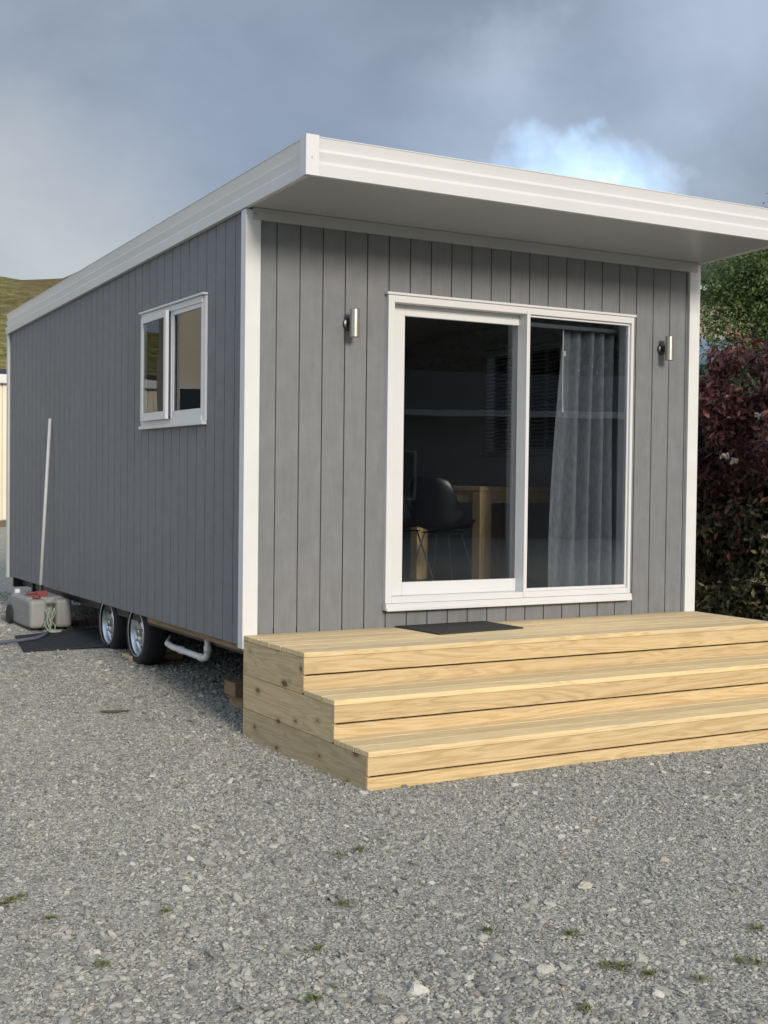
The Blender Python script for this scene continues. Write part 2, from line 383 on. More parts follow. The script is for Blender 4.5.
# single larger stones that stand out in the yard
big = [(-.355, -2.205, .022), (-2.085, -3.29, .026), (-.141, -3.042, .017), (.29, -1.815, .022), (-.75, -3.75, .021), (.35, -3.1, .018), (-1.3, -2.5, .017), (-1.75, -2.9, .02),
       (-.62, -3.55, .017), (-1.95, -3.15, .018), (.55, -2.35, .014), (.5, -2.5, .020), (-.9, -3.9, .022), (-1.5, -3.5, .024), (-1.0, -3.6, .016), (0., -3.6, .02)]
sx_ = np.concatenate([sx_, [b[0] for b in big]]); sy_ = np.concatenate([sy_, [b[1] for b in big]]); ss_ = np.concatenate([ss_, [b[2]*.9 for b in big]])
def gravel_stones():
    n = len(sx_); z = gh(sx_, sy_)+ss_*rng.uniform(-.1, .35, n)
    me = bpy.data.meshes.new('gravel_stones'); me.vertices.add(n)
    me.vertices.foreach_set('co', np.stack([sx_, sy_, z], -1).astype(np.float32).ravel())
    a = me.attributes.new('scl', 'FLOAT_VECTOR', 'POINT')
    sv = np.stack([ss_*rng.uniform(.85, 1.35, n), ss_*rng.uniform(.7, 1.1, n), ss_*rng.uniform(.35, .62, n)], -1)
    a.data.foreach_set('vector', sv.astype(np.float32).ravel())
    a = me.attributes.new('rt', 'FLOAT_VECTOR', 'POINT')
    rt = np.stack([rng.normal(0, .35, n), rng.normal(0, .35, n), rng.uniform(0, 6.283, n)], -1)
    a.data.foreach_set('vector', rt.astype(np.float32).ravel())
    o = bpy.data.objects.new('gravel_stones', me); COL.objects.link(o)
    ng = bpy.data.node_groups.new('scatter', 'GeometryNodeTree')
    ng.interface.new_socket('Geometry', in_out='INPUT', socket_type='NodeSocketGeometry')
    ng.interface.new_socket('Geometry', in_out='OUTPUT', socket_type='NodeSocketGeometry')
    L = ng.links.new; nd = ng.nodes.new
    gi, go = nd('NodeGroupInput'), nd('NodeGroupOutput')
    g2i = nd('GeometryNodeGeometryToInstance')
    for k in range(9):
        ico = nd('GeometryNodeMeshIcoSphere'); ico.inputs['Radius'].default_value = 1; ico.inputs['Subdivisions'].default_value = 2
        sp = nd('GeometryNodeSetPosition'); L(ico.outputs[0], sp.inputs[0])
        pos = nd('GeometryNodeInputPosition'); ad = nd('ShaderNodeVectorMath'); ad.operation = 'ADD'; L(pos.outputs[0], ad.inputs[0]); ad.inputs[1].default_value = (k*3.7, k*1.9, k*5.3)
        nz = nd('ShaderNodeTexNoise'); nz.inputs['Scale'].default_value = .85; nz.inputs['Detail'].default_value = 1.5; L(ad.outputs[0], nz.inputs['Vector'])
        sb = nd('ShaderNodeVectorMath'); sb.operation = 'SUBTRACT'; L(nz.outputs['Color'], sb.inputs[0]); sb.inputs[1].default_value = (.5, .5, .5)
        mu = nd('ShaderNodeVectorMath'); mu.operation = 'SCALE'; L(sb.outputs[0], mu.inputs[0]); mu.inputs['Scale'].default_value = 1.9
        L(mu.outputs[0], sp.inputs['Offset'])
        vo = nd('ShaderNodeTexVoronoi')
        sm = nd('GeometryNodeSetMaterial'); sm.inputs['Material'].default_value = M['stone']; L(sp.outputs[0], sm.inputs[0])
        L(sm.outputs[0], g2i.inputs[0])
    iop = nd('GeometryNodeInstanceOnPoints'); L(gi.outputs[0], iop.inputs['Points']); L(g2i.outputs[0], iop.inputs['Instance'])
    iop.inputs['Pick Instance'].default_value = True
    ri = nd('FunctionNodeRandomValue'); ri.data_type = 'INT'
    ri.inputs[4].default_value = 0; ri.inputs[5].default_value = 8
    L(ri.outputs[2], iop.inputs['Instance Index'])
    for nm, sock in (('scl', 'Scale'), ('rt', 'Rotation')):
        na = nd('GeometryNodeInputNamedAttribute'); na.data_type = 'FLOAT_VECTOR'; na.inputs['Name'].default_value = nm
        L(na.outputs[0], iop.inputs[sock])
    L(iop.outputs[0], go.inputs[0])
    m = o.modifiers.new('scatter', 'NODES'); m.node_group = ng
    tag(o, 'loose grey gravel chips and pebbles covering the yard', 'gravel', kind='stuff')
gravel_stones()

# small weeds between the stones
def weeds():
    spots = [(-1.868, -2.322), (-1.83, -2.30), (-1.803, -2.57), (-1.441, -2.673), (-1.764, -3.014), (-1.139, -3.224), (-1.311, -3.548), (-.874, -2.89), (-.583, -3.349), (-.373, -3.51), (-.441, -3.768),
             (.207, -3.755), (-.262, -3.984), (-.013, -3.968), (-.696, -3.991), (-.372, -3.883), (-.40, -3.80), (-.05, -3.93), (-1.9, -2.35), (-.53, -2.36), (-.62, -2.38)]
    Vs, Fs = [], []
    for (x, y) in spots:
        R = rng.uniform(.012, .03)
        for k in range(int(rng.integers(40, 90))):
            a = rng.uniform(0, 6.28); r = R*abs(rng.normal(0, .7)); px, py = x+math.cos(a)*r*1.5, y+math.sin(a)*r
            l = rng.uniform(.008, .020); d = rng.uniform(0, 6.28); t = rng.uniform(.2, 1.2); w = l*.2
            dx, dy, dz = math.cos(d)*math.cos(t)*l, math.sin(d)*math.cos(t)*l, math.sin(t)*l
            wx, wy = -math.sin(d)*w, math.cos(d)*w; z = float(gh(px, py))+.008; b = len(Vs)
            Vs += [(px, py, z), (px+dx*.5+wx, py+dy*.5+wy, z+dz*.6), (px+dx, py+dy, z+dz), (px+dx*.5-wx, py+dy*.5-wy, z+dz*.6)]
            Fs.append((b, b+1, b+2, b+3))
    o = np_mesh('weeds', Vs, Fs, leaf_mat('weed_leaf', [(.2, (.09, .13, .035)), (.5, (.16, .20, .06)), (.75, (.24, .20, .08)), (1, (.16, .05, .03))]))
    tag(o, 'small sparse green weeds sprouting through the gravel', 'weeds', kind='stuff')
weeds()

# ------------------------------------------------------------------ cabin
W, L = 3.42, 5.69
ZW, ZF, FL = .508, 2.954, .665
OY, OX = .822, .037
def zb(y): return 3.042-.03306*(y+OY)     # underside of the roof edge
def zt(y): return 3.245-.0345*(y+OY)      # top of the fascia
cabin = thing('portable_cabin', 'grey portable cabin on wheels with white mono-pitch roof and white glass sliding door', 'cabin', (W/2, L/2, .2))

def clad_wall(a0, a1, z0, ztop, openings, off=.034, step=.15, gap=.007):
    """rough-sawn grooved ply: list of (a0,a1,z0,z1a,z1b) strips in wall coordinates"""
    cuts = [a0]; k = math.ceil((a0-off)/step)
    xs = []
    while off+k*step < a1:
        x = off+k*step
        if x-a0 > .02: xs.append(x)
        k += 1
    segs = []; p = a0
    for x in xs: segs.append((p, x-gap/2)); p = x+gap/2
    segs.append((p, a1))
    out = []
    for s0, s1 in segs:
        pts = sorted({s0, s1, *[o[0] for o in openings if s0 < o[0] < s1], *[o[1] for o in openings if s0 < o[1] < s1]})
        for q0, q1 in zip(pts[:-1], pts[1:]):
            hit = None
            for o in openings:
                if q0 >= o[0]-1e-6 and q1 <= o[1]+1e-6: hit = o
            if hit:
                out.append((q0, q1, z0, hit[2], hit[2])); out.append((q0, q1, hit[3], ztop(q0), ztop(q1)))
            else: out.append((q0, q1, z0, ztop(q0), ztop(q1)))
    return out
DX0, DX1, DZ0, DZ1 = .915, 2.84, .692, 2.612       # sliding door outer frame
WY0, WY1, WZ0, WZ1 = .610, 1.785, 1.828, 2.598     # left window
RY0, RY1, RZ0, RZ1 = 1.40, 2.50, 1.70, 2.60        # right window
# front
mb = MB()
for a, b, z0, za, zb_ in clad_wall(.0, W, ZW+.004, lambda x: ZF+.01, [(DX0+.01, DX1-.01, DZ0+.01, DZ1-.01)]):
    mb.box(a, b, .002, .016, z0, za)
mesh_obj('front_cladding', mb, M['clad'], cabin, bevel=.0012)
mb = MB()
for x0, x1, z0, z1 in ((.02, DX0+.02, FL-.06, 3.0), (DX1-.02, W-.02, FL-.06, 3.0), (DX0+.02, DX1-.02, DZ1-.02, 3.0), (DX0+.02, DX1-.02, FL-.06, DZ0+.02)):
    mb.box(x0, x1, .0165, .10, z0, z1)
mesh_obj('front_wall_lining', mb, M['lining'], cabin)
# sides
def side(name, xo, sgn, op):
    mb = MB()
    for a, b, z0, za, zb_ in clad_wall(.0, L, ZW, lambda y: zb(y)+.012, op):
        x0, x1 = sorted((xo+sgn*.002, xo+sgn*.016))
        mb.hexa([(x0,a,z0),(x1,a,z0),(x1,b,z0),(x0,b,z0),(x0,a,za),(x1,a,za),(x1,b,zb_),(x0,b,zb_)])
    mesh_obj(name+'_cladding', mb, M['clad'], cabin, bevel=.0012)
    mb = MB(); o = op[0]; x0, x1 = sorted((xo+sgn*.0165, xo+sgn*.10))
    for y0, y1, z0, z1 in ((.10, o[0], FL-.06, None), (o[1], L-.1, FL-.06, None), (o[0], o[1], o[3], None), (o[0], o[1], FL-.06, o[2])):
        za, zc = (zb(y0)-.01, zb(y1)-.01) if z1 is None else (z1, z1)
        mb.hexa([(x0,y0,z0),(x1,y0,z0),(x1,y1,z0),(x0,y1,z0),(x0,y0,za),(x1,y0,za),(x1,y1,zc),(x0,y1,zc)])
    mesh_obj(name+'_wall_lining', mb, M['lining'], cabin)
side('left', 0, 1, [(WY0+.01, WY1-.01, WZ0+.01, WZ1-.01)])
side('right', W, -1, [(RY0, RY1, RZ0, RZ1)])
mb = MB().box(.017, W-.017, L-.1, L, ZW, zb(L)); mesh_obj('rear_wall', mb, M['clad'], cabin)
# floor and ceiling
mesh_obj('floor', MB().box(.1, W-.1, .1, L-.1, FL-.09, FL), M['vinyl'], cabin)
mb = MB().hexa([(.1,.1,2.86),(W-.1,.1,2.86),(W-.1,L-.1,2.70),(.1,L-.1,2.70),(.1,.1,2.90),(W-.1,.1,2.90),(W-.1,L-.1,2.74),(.1,L-.1,2.74)])
mesh_obj('ceiling', mb, M['lining'], cabin)
# partition inside that closes the back room
mesh_obj('partition', MB().box(.101, W-.101, 4.0, 4.08, FL, 2.75), M['lining'], cabin)
# underfloor frame
mb = MB()
for x in (.16, W-.16): mb.box(x-.04, x+.04, .02, L-.05, .42, .555)
for y in (.06, 1.2, 2.4, 3.6, 4.8, L-.1): mb.box(.201, W-.201, y-.035, y+.035, .45, .55)
mesh_obj('chassis', mb, M['dark_steel'], cabin)
mb = MB().box(.026, .07, .03, 1.75, .468, .506)
mesh_obj('bearer', mb, M['bearer'], cabin)
mb = MB().box(.05, W-.05, .02, L-.02, .556, .574); mesh_obj('underfloor', mb, M['dark_steel'], cabin)
# corner trims: L shaped
def corner(x, sx, y, sy, wx, wy, ztop_, z0):
    mb = MB(); t = .022
    ax0, ax1 = sorted((x-sx*t, x+sx*wx)); ay0, ay1 = sorted((y-sy*t, y))
    mb.box(ax0, ax1, ay0, ay1, z0, ztop_)
    bx0, bx1 = sorted((x-sx*t, x)); by0, by1 = sorted((y+sy*.0, y+sy*wy))
    mb.box(bx0, bx1, by0, by1, z0, ztop_)
    return mesh_obj('corner_trim', mb, M['trimwhite'], cabin, bevel=.002)
corner(0, 1, 0, 1, .072, .046, zb(0)-.004, ZW-.012)
corner(W, -1, 0, 1, .072, .06, zb(0)-.004, ZW-.012)
corner(0, 1, L, -1, .06, .035, zb(L)-.004, ZW-.012)
corner(W, -1, L, -1, .06, .035, zb(L)-.004, ZW-.012)
# frieze board over front cladding
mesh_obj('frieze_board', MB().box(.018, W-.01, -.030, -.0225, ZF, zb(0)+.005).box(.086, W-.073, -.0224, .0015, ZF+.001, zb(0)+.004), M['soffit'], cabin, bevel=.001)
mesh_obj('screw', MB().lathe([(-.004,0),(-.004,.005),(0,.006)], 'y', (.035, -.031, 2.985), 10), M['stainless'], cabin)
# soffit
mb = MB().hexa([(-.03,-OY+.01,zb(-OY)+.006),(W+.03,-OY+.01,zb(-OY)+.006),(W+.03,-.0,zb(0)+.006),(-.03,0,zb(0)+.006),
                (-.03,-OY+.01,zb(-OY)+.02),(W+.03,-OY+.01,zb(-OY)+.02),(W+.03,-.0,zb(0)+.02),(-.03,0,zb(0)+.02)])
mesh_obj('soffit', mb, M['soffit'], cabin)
# fascia
PR = [(0, 0), (.030, 0), (.036, .29), (.0355, .305), (.019, .37), (.017, .385), (.031, .61), (.0305, .625), (.015, .685), (.013, .70), (.026, .97), (.030, .975), (.030, 1), (0, 1)]
PR = [(o*1.0, h) for o, h in PR]
def fp(y): 
    b, t = zb(y), zt(y); return [(-o, b+h*(t-b)) for o, h in PR]
b, t = zb(-OY), zt(-OY)
yf = -OY+.034
mb = MB().extrude_x([(yf-o, b+h*(t-b)) for o, h in PR], -.001, W+.001)
mesh_obj('front_fascia', mb, M['steelwhite'], cabin, bevel=.0015)
mb = MB().extrude_y(fp, yf-.001, L+.02); mesh_obj('left_fascia', mb, M['steelwhite'], cabin, bevel=.0015)
mb = MB().extrude_y(lambda y: [(W-x, z) for x, z in fp(y)], yf-.001, L+.02); mesh_obj('right_fascia', mb, M['steelwhite'], cabin, bevel=.0015)
for xs in (0, 1):
    fx = (lambda x: x) if not xs else (lambda x: W-x)
    mb = MB()
    a0, a1 = sorted((fx(-.040), fx(.035))); mb.box(a0, a1, yf-.040, yf-.0365, b-.002, t+.003)
    a0, a1 = sorted((fx(-.040), fx(-.0365)))
    mb.hexa([(a0, yf-.0364, b-.002), (a1, yf-.0364, b-.002), (a1, yf+.03, zb(yf+.03)-.002), (a0, yf+.03, zb(yf+.03)-.002),
             (a0, yf-.0364, t+.003), (a1, yf-.0364, t+.003), (a1, yf+.03, zt(yf+.03)+.003), (a0, yf+.03, zt(yf+.03)+.003)])
    mesh_obj('fascia_corner_cap', mb, M['steelwhite'], cabin)
mesh_obj('screw', MB().lathe([(-.003,0),(-.003,.005),(0,.006)], 'y', (-.004, yf-.0402, b+.09), 10), M['stainless'], cabin)
# roof deck between the fascias
mb = MB().hexa([(0,yf,b+.03),(W,yf,b+.03),(W,L,zb(L)+.03),(0,L,zb(L)+.03),(0,yf,t-.02),(W,yf,t-.02),(W,L,zt(L)-.02),(0,L,zt(L)-.02)])
for i in range(12):
    x = .15+i*.284
    mb.hexa([(x,yf+.01,t-.0195),(x+.04,yf+.01,t-.0195),(x+.04,L-.01,zt(L)-.0195),(x,L-.01,zt(L)-.0195),(x+.01,yf+.01,t-.004),(x+.03,yf+.01,t-.004),(x+.03,L-.01,zt(L)-.004),(x+.01,L-.01,zt(L)-.004)])
mesh_obj('roof', mb, M['steelwhite'], cabin)

# ---- sliding door
sd = mesh_obj('door_frame', MB()
    .box(DX0, DX0+.045, -.03, .10, DZ0+.03, DZ1-.012)
    .box(DX1-.022, DX1, -.03, .10, DZ0+.03, DZ1-.012)
    .box(DX0+.045, DX1-.022, -.03, .10, DZ1-.055, DZ1-.012)
    .box(DX0+.045, DX1-.022, -.03, .10, DZ0+.03, DZ0+.068)
    .box(DX0-.012, DX1+.012, -.040, .0, DZ1-.0115, DZ1+.004)
    .box(DX0-.004, DX1+.004, -.046, .0, DZ0-.012, DZ0+.029)
    .box(DX0, DX1, -.055, -.0465, DZ0-.016, DZ0+.006), M['white'], cabin, bevel=.003)
# fixed panel, proud of the sliding one
fz0, fz1 = DZ0+.0685, DZ1-.0555
fpn = mesh_obj('fixed_panel', MB().box(1.942, 1.967, -.036, .098, fz0-.03, fz1+.02)
    .box(1.9675, DX1-.0225, -.012, .012, fz0, fz0+.02).box(1.9675, DX1-.0225, -.012, .012, fz1-.014, fz1)
    .box(DX1-.034, DX1-.0225, -.012, .012, fz0+.0205, fz1-.0145), M['white'], cabin, bevel=.002)
mesh_obj('glass', MB().box(1.9676, DX1-.0345, -.003, .002, fz0+.0205, fz1-.0145), M['glass'], fpn)
# sliding panel
sl = mesh_obj('sliding_panel', MB().box(DX0+.0455, 1.078, .05, .085, DZ0+.0685, DZ1-.0555)
    .box(1.0785, 1.9415, .05, .085, DZ0+.0685, DZ0+.150).box(1.0785, 1.9415, .05, .085, 2.490, DZ1-.0555)
    .box(1.9415+.0005, 2.02, .101, .13, DZ0+.09, DZ1-.07), M['white'], cabin, bevel=.003)
mesh_obj('glass', MB().box(1.079, 1.9412, .066, .071, DZ0+.1505, 2.4895), M['glass'], sl)
mb = MB().box(DX0+.052, DX0+.075, .030, .0495, 1.42, 1.66); mesh_obj('handle', mb, M['white'], sl, bevel=.006)
mesh_obj('latch', MB().box(DX0+.048, DX0+.058, .020, .029, 1.57, 1.60), M['stainless'], sl)

# ---- left window
wf = mesh_obj('window_frame', MB()
    .box(-.012, .09, WY0, WY0+.042, WZ0, WZ1).box(-.020, .09, WY1-.03, WY1, WZ0, WZ1)
    .box(-.020, .09, WY0+.0421, WY1-.0301, WZ1-.040, WZ1).box(-.020, .09, WY0+.0421, WY1-.0301, WZ0, WZ0+.035)
    .box(-.020, .09, 1.185, 1.232, WZ0+.0351, WZ1-.0401)
    .box(-.036, .0, WY0-.012, WY1+.012, WZ1+.001, WZ1+.014)
    .box(-.034, .0, WY0-.006, WY1+.006, WZ0-.024, WZ0-.001), M['white'], cabin, bevel=.002)
mesh_obj('glass', MB().box(-.006, -.001, WY0+.0425, 1.1845, WZ0+.0355, WZ1-.0405), M['glass_side'], wf)
mesh_obj('glazing_bead', MB().box(-.014, -.0065, WY0+.0425, WY0+.068, WZ0+.0352, WZ1-.0402).box(-.014, -.0065, 1.160, 1.1848, WZ0+.0352, WZ1-.0402)
         .box(-.014, -.0065, WY0+.0685, 1.1597, WZ0+.0352, WZ0+.08).box(-.014, -.0065, WY0+.0685, 1.1597, WZ1-.068, WZ1-.0402), M['white'], wf, bevel=.002)
# hinged sash, ajar: built round its hinge line at the origin, y running towards the mullion (negative)
sash = bpy.data.objects.new('tmp', None)
hw = 1.738-1.192; h0, h1 = WZ0+.030, WZ1-.032
mb = MB().box(-.022, .0, -.046, 0, h0, h1).box(-.022, .0, -hw, -hw+.046, h0, h1).box(-.022, .0, -hw+.0461, -.0461, h1-.042, h1).box(-.022, .0, -hw+.0461, -.0461, h0, h0+.052)
so = mesh_obj('opening_sash', mb, M['white'], cabin, world=False, bevel=.002)
so.location = Vector((-.0185, 1.738, 0))-cabin.location; so.rotation_euler = (0, 0, rad(-1.7))
mesh_obj('glass', MB().box(-.013, -.008, -hw+.0463, -.0463, h0+.0523, h1-.0423), M['glass_side'], so, world=False)
for za in (h0+.004, h1-.018): mesh_obj('stay', MB().box(.001, .02, -hw+.005, -hw+.03, za, za+.014), M['black_plastic'], so, world=False)
# ---- right window
rf = mesh_obj('window_frame', MB()
    .box(W-.09, W+.020, RY0, RY0+.04, RZ0, RZ1).box(W-.09, W+.020, RY1-.04, RY1, RZ0, RZ1)
    .box(W-.09, W+.020, RY0+.041, RY1-.041, RZ1-.04, RZ1).box(W-.09, W+.020, RY0+.041, RY1-.041, RZ0, RZ0+.04)
    .box(W-.09, W+.020, 1.93, 1.97, RZ0+.041, RZ1-.041), M['white'], cabin, bevel=.002)
mesh_obj('glass', MB().box(W-.03, W-.025, RY0+.041, 1.929, RZ0+.041, RZ1-.041), M['glass_side'], rf)
mesh_obj('glass', MB().box(W-.03, W-.025, 1.971, RY1-.041, RZ0+.041, RZ1-.041), M['glass_side'], rf)

# ---- wall lamps
def lamp(x, z):
    plate = mesh_obj('wall_lamp', MB().lathe([(0, 0), (-.016, 0), (-.020, .024), (-.016, .036), (0, .038)][::1], 'y', (0, 0, 0), 28)
                     .box(-.012, .012, -.052, -.018, -.016, .016), M['lamp_mount'], cabin, world=False, smooth=False, bevel=.001)
    plate.location = Vector((x, 0, z))-cabin.location
    mesh_obj('lamp_body', MB().lathe([(-.080, .0), (-.076, .0), (-.076, .0255), (-.082, .0275), (-.080, .029), (.080, .029), (.082, .0275), (.076, .0255), (.076, 0)], 'z', (0, -.080, 0), 32),
             M['stainless'], plate, world=False, smooth=False)
    mesh_obj('lamp_lens', MB().lathe([(-.0758, 0), (-.0755, .024), (-.068, .024), (-.068, 0)], 'z', (0, -.080, 0), 20), M['lens'], plate, world=False)
lamp(.655, 2.402); lamp(3.112, 2.402)

# ---- wheels
def wheel(y):
    wx, wz, R = .19, .335, .245
    prof = [(-.072, .165), (-.084, .185), (-.088, .205), (-.080, .228), (-.060, R-.004), (-.03, R), (.03, R), (.060, R-.004), (.080, .228), (.088, .205), (.084, .185), (.072, .165)]
    w = mesh_obj('wheel', MB().lathe(prof, 'x', (wx, y, wz), 48, close=True), M['rubber'], cabin, smooth=True)
    mb = MB().lathe([(-.086, .166), (-.088, .176), (-.078, .178), (-.072, .168), (-.058, .156), (-.04, .150), (-.025, .143), (-.028, .10), (-.052, .088), (-.058, .06), (-.050, .045), (-.050, 0)], 'x', (wx, y, wz), 48)
    mesh_obj('rim', mb, M['rim'], w, smooth=True)
    for k in range(5):
        a = k*2*math.pi/5+.3
        mesh_obj('wheel_nut', MB().lathe([(-.070, 0), (-.070, .007), (-.064, .010), (-.05, .010)], 'x', (wx, y+.072*math.cos(a), wz+.072*math.sin(a)), 8), M['stainless'], w)
    mesh_obj('hub_cap', MB().lathe([(-.075, 0), (-.075, .022), (-.068, .028), (-.05, .030)], 'x', (wx, y, wz), 20), M['stainless'], w)
    for k in range(10):
        a = k*2*math.pi/10; c = (wx-.030, y+.122*math.cos(a), wz+.122*math.sin(a))
        mesh_obj('rim_hole_shade', MB().lathe([(-.001, 0), (-.001, .016), (.001, .016)], 'x', c, 10), M['hole_black'], w)  # flat black discs paint the shade inside the rim holes
wheel(2.23); wheel(2.93)
mb = MB().tube([(.29, 2.05, .45), (.29, 2.58, .38), (.29, 3.1, .45)], .03, 8)
mb.tube([(.2, 2.23, .335), (3.2, 2.23, .335)], .025, 8).tube([(.2, 2.93, .335), (3.2, 2.93, .335)], .025, 8)
mesh_obj('axle', mb, M['dark_steel'], cabin)
for k, y in enumerate((2.23, 2.93)):
    mesh_obj('wheel', MB().lathe([(-.072, .165), (-.088, .205), (-.060, .241), (.060, .241), (.088, .205), (.072, .165), (.03, .1), (.03, 0)], 'x', (W-.19, y, .325), 32), M['rubber'], cabin, smooth=True)
# ---- waste pipe
mb = MB().tube([(.24, 1.85, .335), (.12, 1.60, .330), (.10, 1.45, .326), (.10, .90, .322), (.10, .845, .328), (.10, .815, .352), (.10, .808, .40), (.10, .808, .50)], .021, 14)
mb.tube([(.10, 1.30, .325), (.10, 1.25, .3245)], .026, 14).tube([(.10, .93, .322), (.10, .89, .3225)], .026, 14).tube([(.10, .808, .37), (.10, .808, .41)], .026, 14)
mesh_obj('waste_pipe', mb, M['pvc'], cabin, smooth=True)
# jockey leg at the rear
mesh_obj('support_leg', MB().box(.10, .15, 5.18, 5.23, .21, .50).box(.06, .19, 5.14, 5.27, .192, .212), M['dark_steel'], cabin, bevel=.003)
mesh_obj('support_leg', MB().box(W-.30, W-.25, 5.28, 5.33, .21, .50).box(W-.34, W-.21, 5.24, 5.37, .192, .212), M['dark_steel'], cabin, bevel=.003)
mesh_obj('drawbar', MB().box(1.2, 1.3, 5.6, 6.9, .42, .50).box(2.1, 2.2, 5.6, 6.9, .42, .50).box(1.2, 2.2, 6.8, 6.9, .421, .499).box(.05, W-.05, L+.001, L+.05, .40, .506), M['dark_steel'], cabin)

# ------------------------------------------------------------------ deck steps
steps = thing('deck_steps', 'wide pale pine timber steps of three treads below the sliding door', 'steps', (W/2, -.75, 0))
X0, X1 = -.010, W+.012
levels = [(-.8036, 0.0-.004, .574), (-1.1514, -.8036, .379), (-1.5009, -1.1514, .187)]
TH, BW, GP = .028, .140, .005
def notch_boards(yfront, yback, ztop):
    mb = MB(); y = yfront
    i = 0
    while y < yback-.01:
        y2 = min(y+BW, yback)
        x1 = X1+rng.uniform(-.003, .002); x0 = X0-.004+rng.uniform(-.002, .004)
        # each board in two lengths butted over a joist, like sawn decking
        dz = rng.uniform(-.0008, .0008)
        mb.box(x0, x1, y, y2, ztop-TH+dz, ztop+dz)
        y = y2+GP; i += 1
    return mb
for i, (yf_, yb_, z) in enumerate(levels):
    back = yb_ if i == 0 else yb_-.002
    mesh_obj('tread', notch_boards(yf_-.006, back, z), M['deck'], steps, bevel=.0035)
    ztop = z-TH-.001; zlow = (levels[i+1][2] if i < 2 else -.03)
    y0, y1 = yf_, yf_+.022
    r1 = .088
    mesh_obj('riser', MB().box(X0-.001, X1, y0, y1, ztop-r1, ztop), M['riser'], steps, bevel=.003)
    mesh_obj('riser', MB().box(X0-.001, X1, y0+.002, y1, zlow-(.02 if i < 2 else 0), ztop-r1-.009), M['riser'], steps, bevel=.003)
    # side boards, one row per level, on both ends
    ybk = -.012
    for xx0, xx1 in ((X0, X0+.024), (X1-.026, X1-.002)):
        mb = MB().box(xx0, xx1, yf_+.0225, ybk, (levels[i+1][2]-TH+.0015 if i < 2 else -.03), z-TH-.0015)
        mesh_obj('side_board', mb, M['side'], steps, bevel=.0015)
# inner stringers
mb = MB()
for x in (.3, 1.0, 1.7, 2.4, 3.1):
    for i, (yf_, yb_, z) in enumerate(levels): mb.box(x, x+.045, yf_+.03, -.02, .01, z-TH-.005-.0001*i) if i == 0 else mb.box(x+.046*i, x+.045+.046*i, yf_+.03, -.02, .01, z-TH-.005)
mesh_obj('stringer', mb, M['bearer'], steps)
mesh_obj('dark_backing', MB().box(.05, W-.05, -.77, -.765, .01, .54).box(.05, W-.05, -1.115, -1.11, .01, .345).box(.05, W-.05, -1.465, -1.46, .01, .155), M['dark_steel'], steps)  # hidden near-black sheets put in to darken the gaps between riser boards

o = mesh_obj('doormat', MB().hexa([(1.035, -.46, .5755), (1.680, -.405, .5755), (1.655, -.006, .5755), (.985, -.022, .5755), (1.035, -.46, .5835), (1.680, -.405, .5835), (1.655, -.006, .5835), (.985, -.022, .5835)]), M['doormat'], bevel=.003)
tag(o, 'dark charcoal rectangular doormat on the top step at the sliding door', 'doormat')

# ------------------------------------------------------------------ interior
def make_table():
    t = thing('dining_table', 'light oak dining table with thick square legs seen through the sliding door', 'table', (2.87, 1.72, FL))
    x0, x1, y0, y1, zt_ = 2.44, 3.28, 1.22, 2.24, 1.435
    mesh_obj('tabletop', MB().box(x0, x1, y0, y1, zt_-.035, zt_), M['oak'], t, bevel=.004)
    l = .11
    for a, b in ((x0, y0), (x1-l, y0), (x0, y1-l), (x1-l, y1-l)):
        mesh_obj('leg', MB().box(a+.003, a+l-.003, b+.003, b+l-.003, FL+.001, zt_-.0355), M['oak'], t, bevel=.004)
    mesh_obj('apron', MB().box(x0+l, x1-l, y0+.012, y0+.035, zt_-.125, zt_-.036).box(x0+l, x1-l, y1-.035, y1-.012, zt_-.125, zt_-.036)
             .box(x0+.012, x0+.035, y0+l, y1-l, zt_-.125, zt_-.036).box(x1-.035, x1-.012, y0+l, y1-l, zt_-.125, zt_-.036), M['oak'], t)
make_table()
def make_chair(loc, rz, label):
    t = thing('dining_chair', label, 'chair', loc, rz, 'black dining chairs beside the oak table')
    # moulded shell: profile in local x (front = +x), swept across y
    prof = [(.235, .435), (.225, .450), (.12, .445), (.0, .430), (-.12, .428), (-.185, .445), (-.225, .50), (-.245, .60), (-.262, .72), (-.275, .815), (-.278, .845)]
    wid = [.19, .215, .232, .235, .232, .228, .225, .215, .20, .17, .12]
    me = MB(); nn = 11
    for (px, pz), w in zip(prof, wid):
        for k in range(nn):
            u = -1+2*k/(nn-1); e3 = abs(u)**2.6; jn = math.exp(-((pz-.50)/.10)**2)*(1 if px < 0 else math.exp(-(px/.1)**2)); back = min(max((pz-.44)/.12, 0), 1)
            me.v.append((px+e3*(.07*back+.10*jn), u*w, pz+e3*(.05*(1-back)+.07*jn)))
    for i in range(len(prof)-1):
        for k in range(nn-1):
            me.f.append((i*nn+k, i*nn+k+1, (i+1)*nn+k+1, (i+1)*nn+k))
    sh = mesh_obj('seat_shell', me, M['black_plastic'], t, world=False, smooth=True)
    m = sh.modifiers.new('sol', 'SOLIDIFY'); m.thickness = .008; m = sh.modifiers.new('s', 'SUBSURF'); m.levels = m.render_levels = 1
    for sx in (1, -1):
        for sy in (1, -1):
            mesh_obj('leg', MB().tube([(sx*.10, sy*.10, .425), (sx*.21, sy*.20, .002)], .006, 8), M['chrome'], t, world=False)
    mesh_obj('under_frame', MB().box(-.12, .12, -.12, .12, .415, .424), M['black_plastic'], t, world=False)
    return t
c1 = make_chair((2.24, 1.42, FL), rad(30), 'black moulded dining chair nearest the glass door, beside the oak table')
c2 = copy_tree(c1); c2.location = (2.06, 1.78, FL); c2.rotation_euler = (0, 0, rad(18))
c2['label'] = 'black moulded dining chair behind the nearer one, further from the glass door'
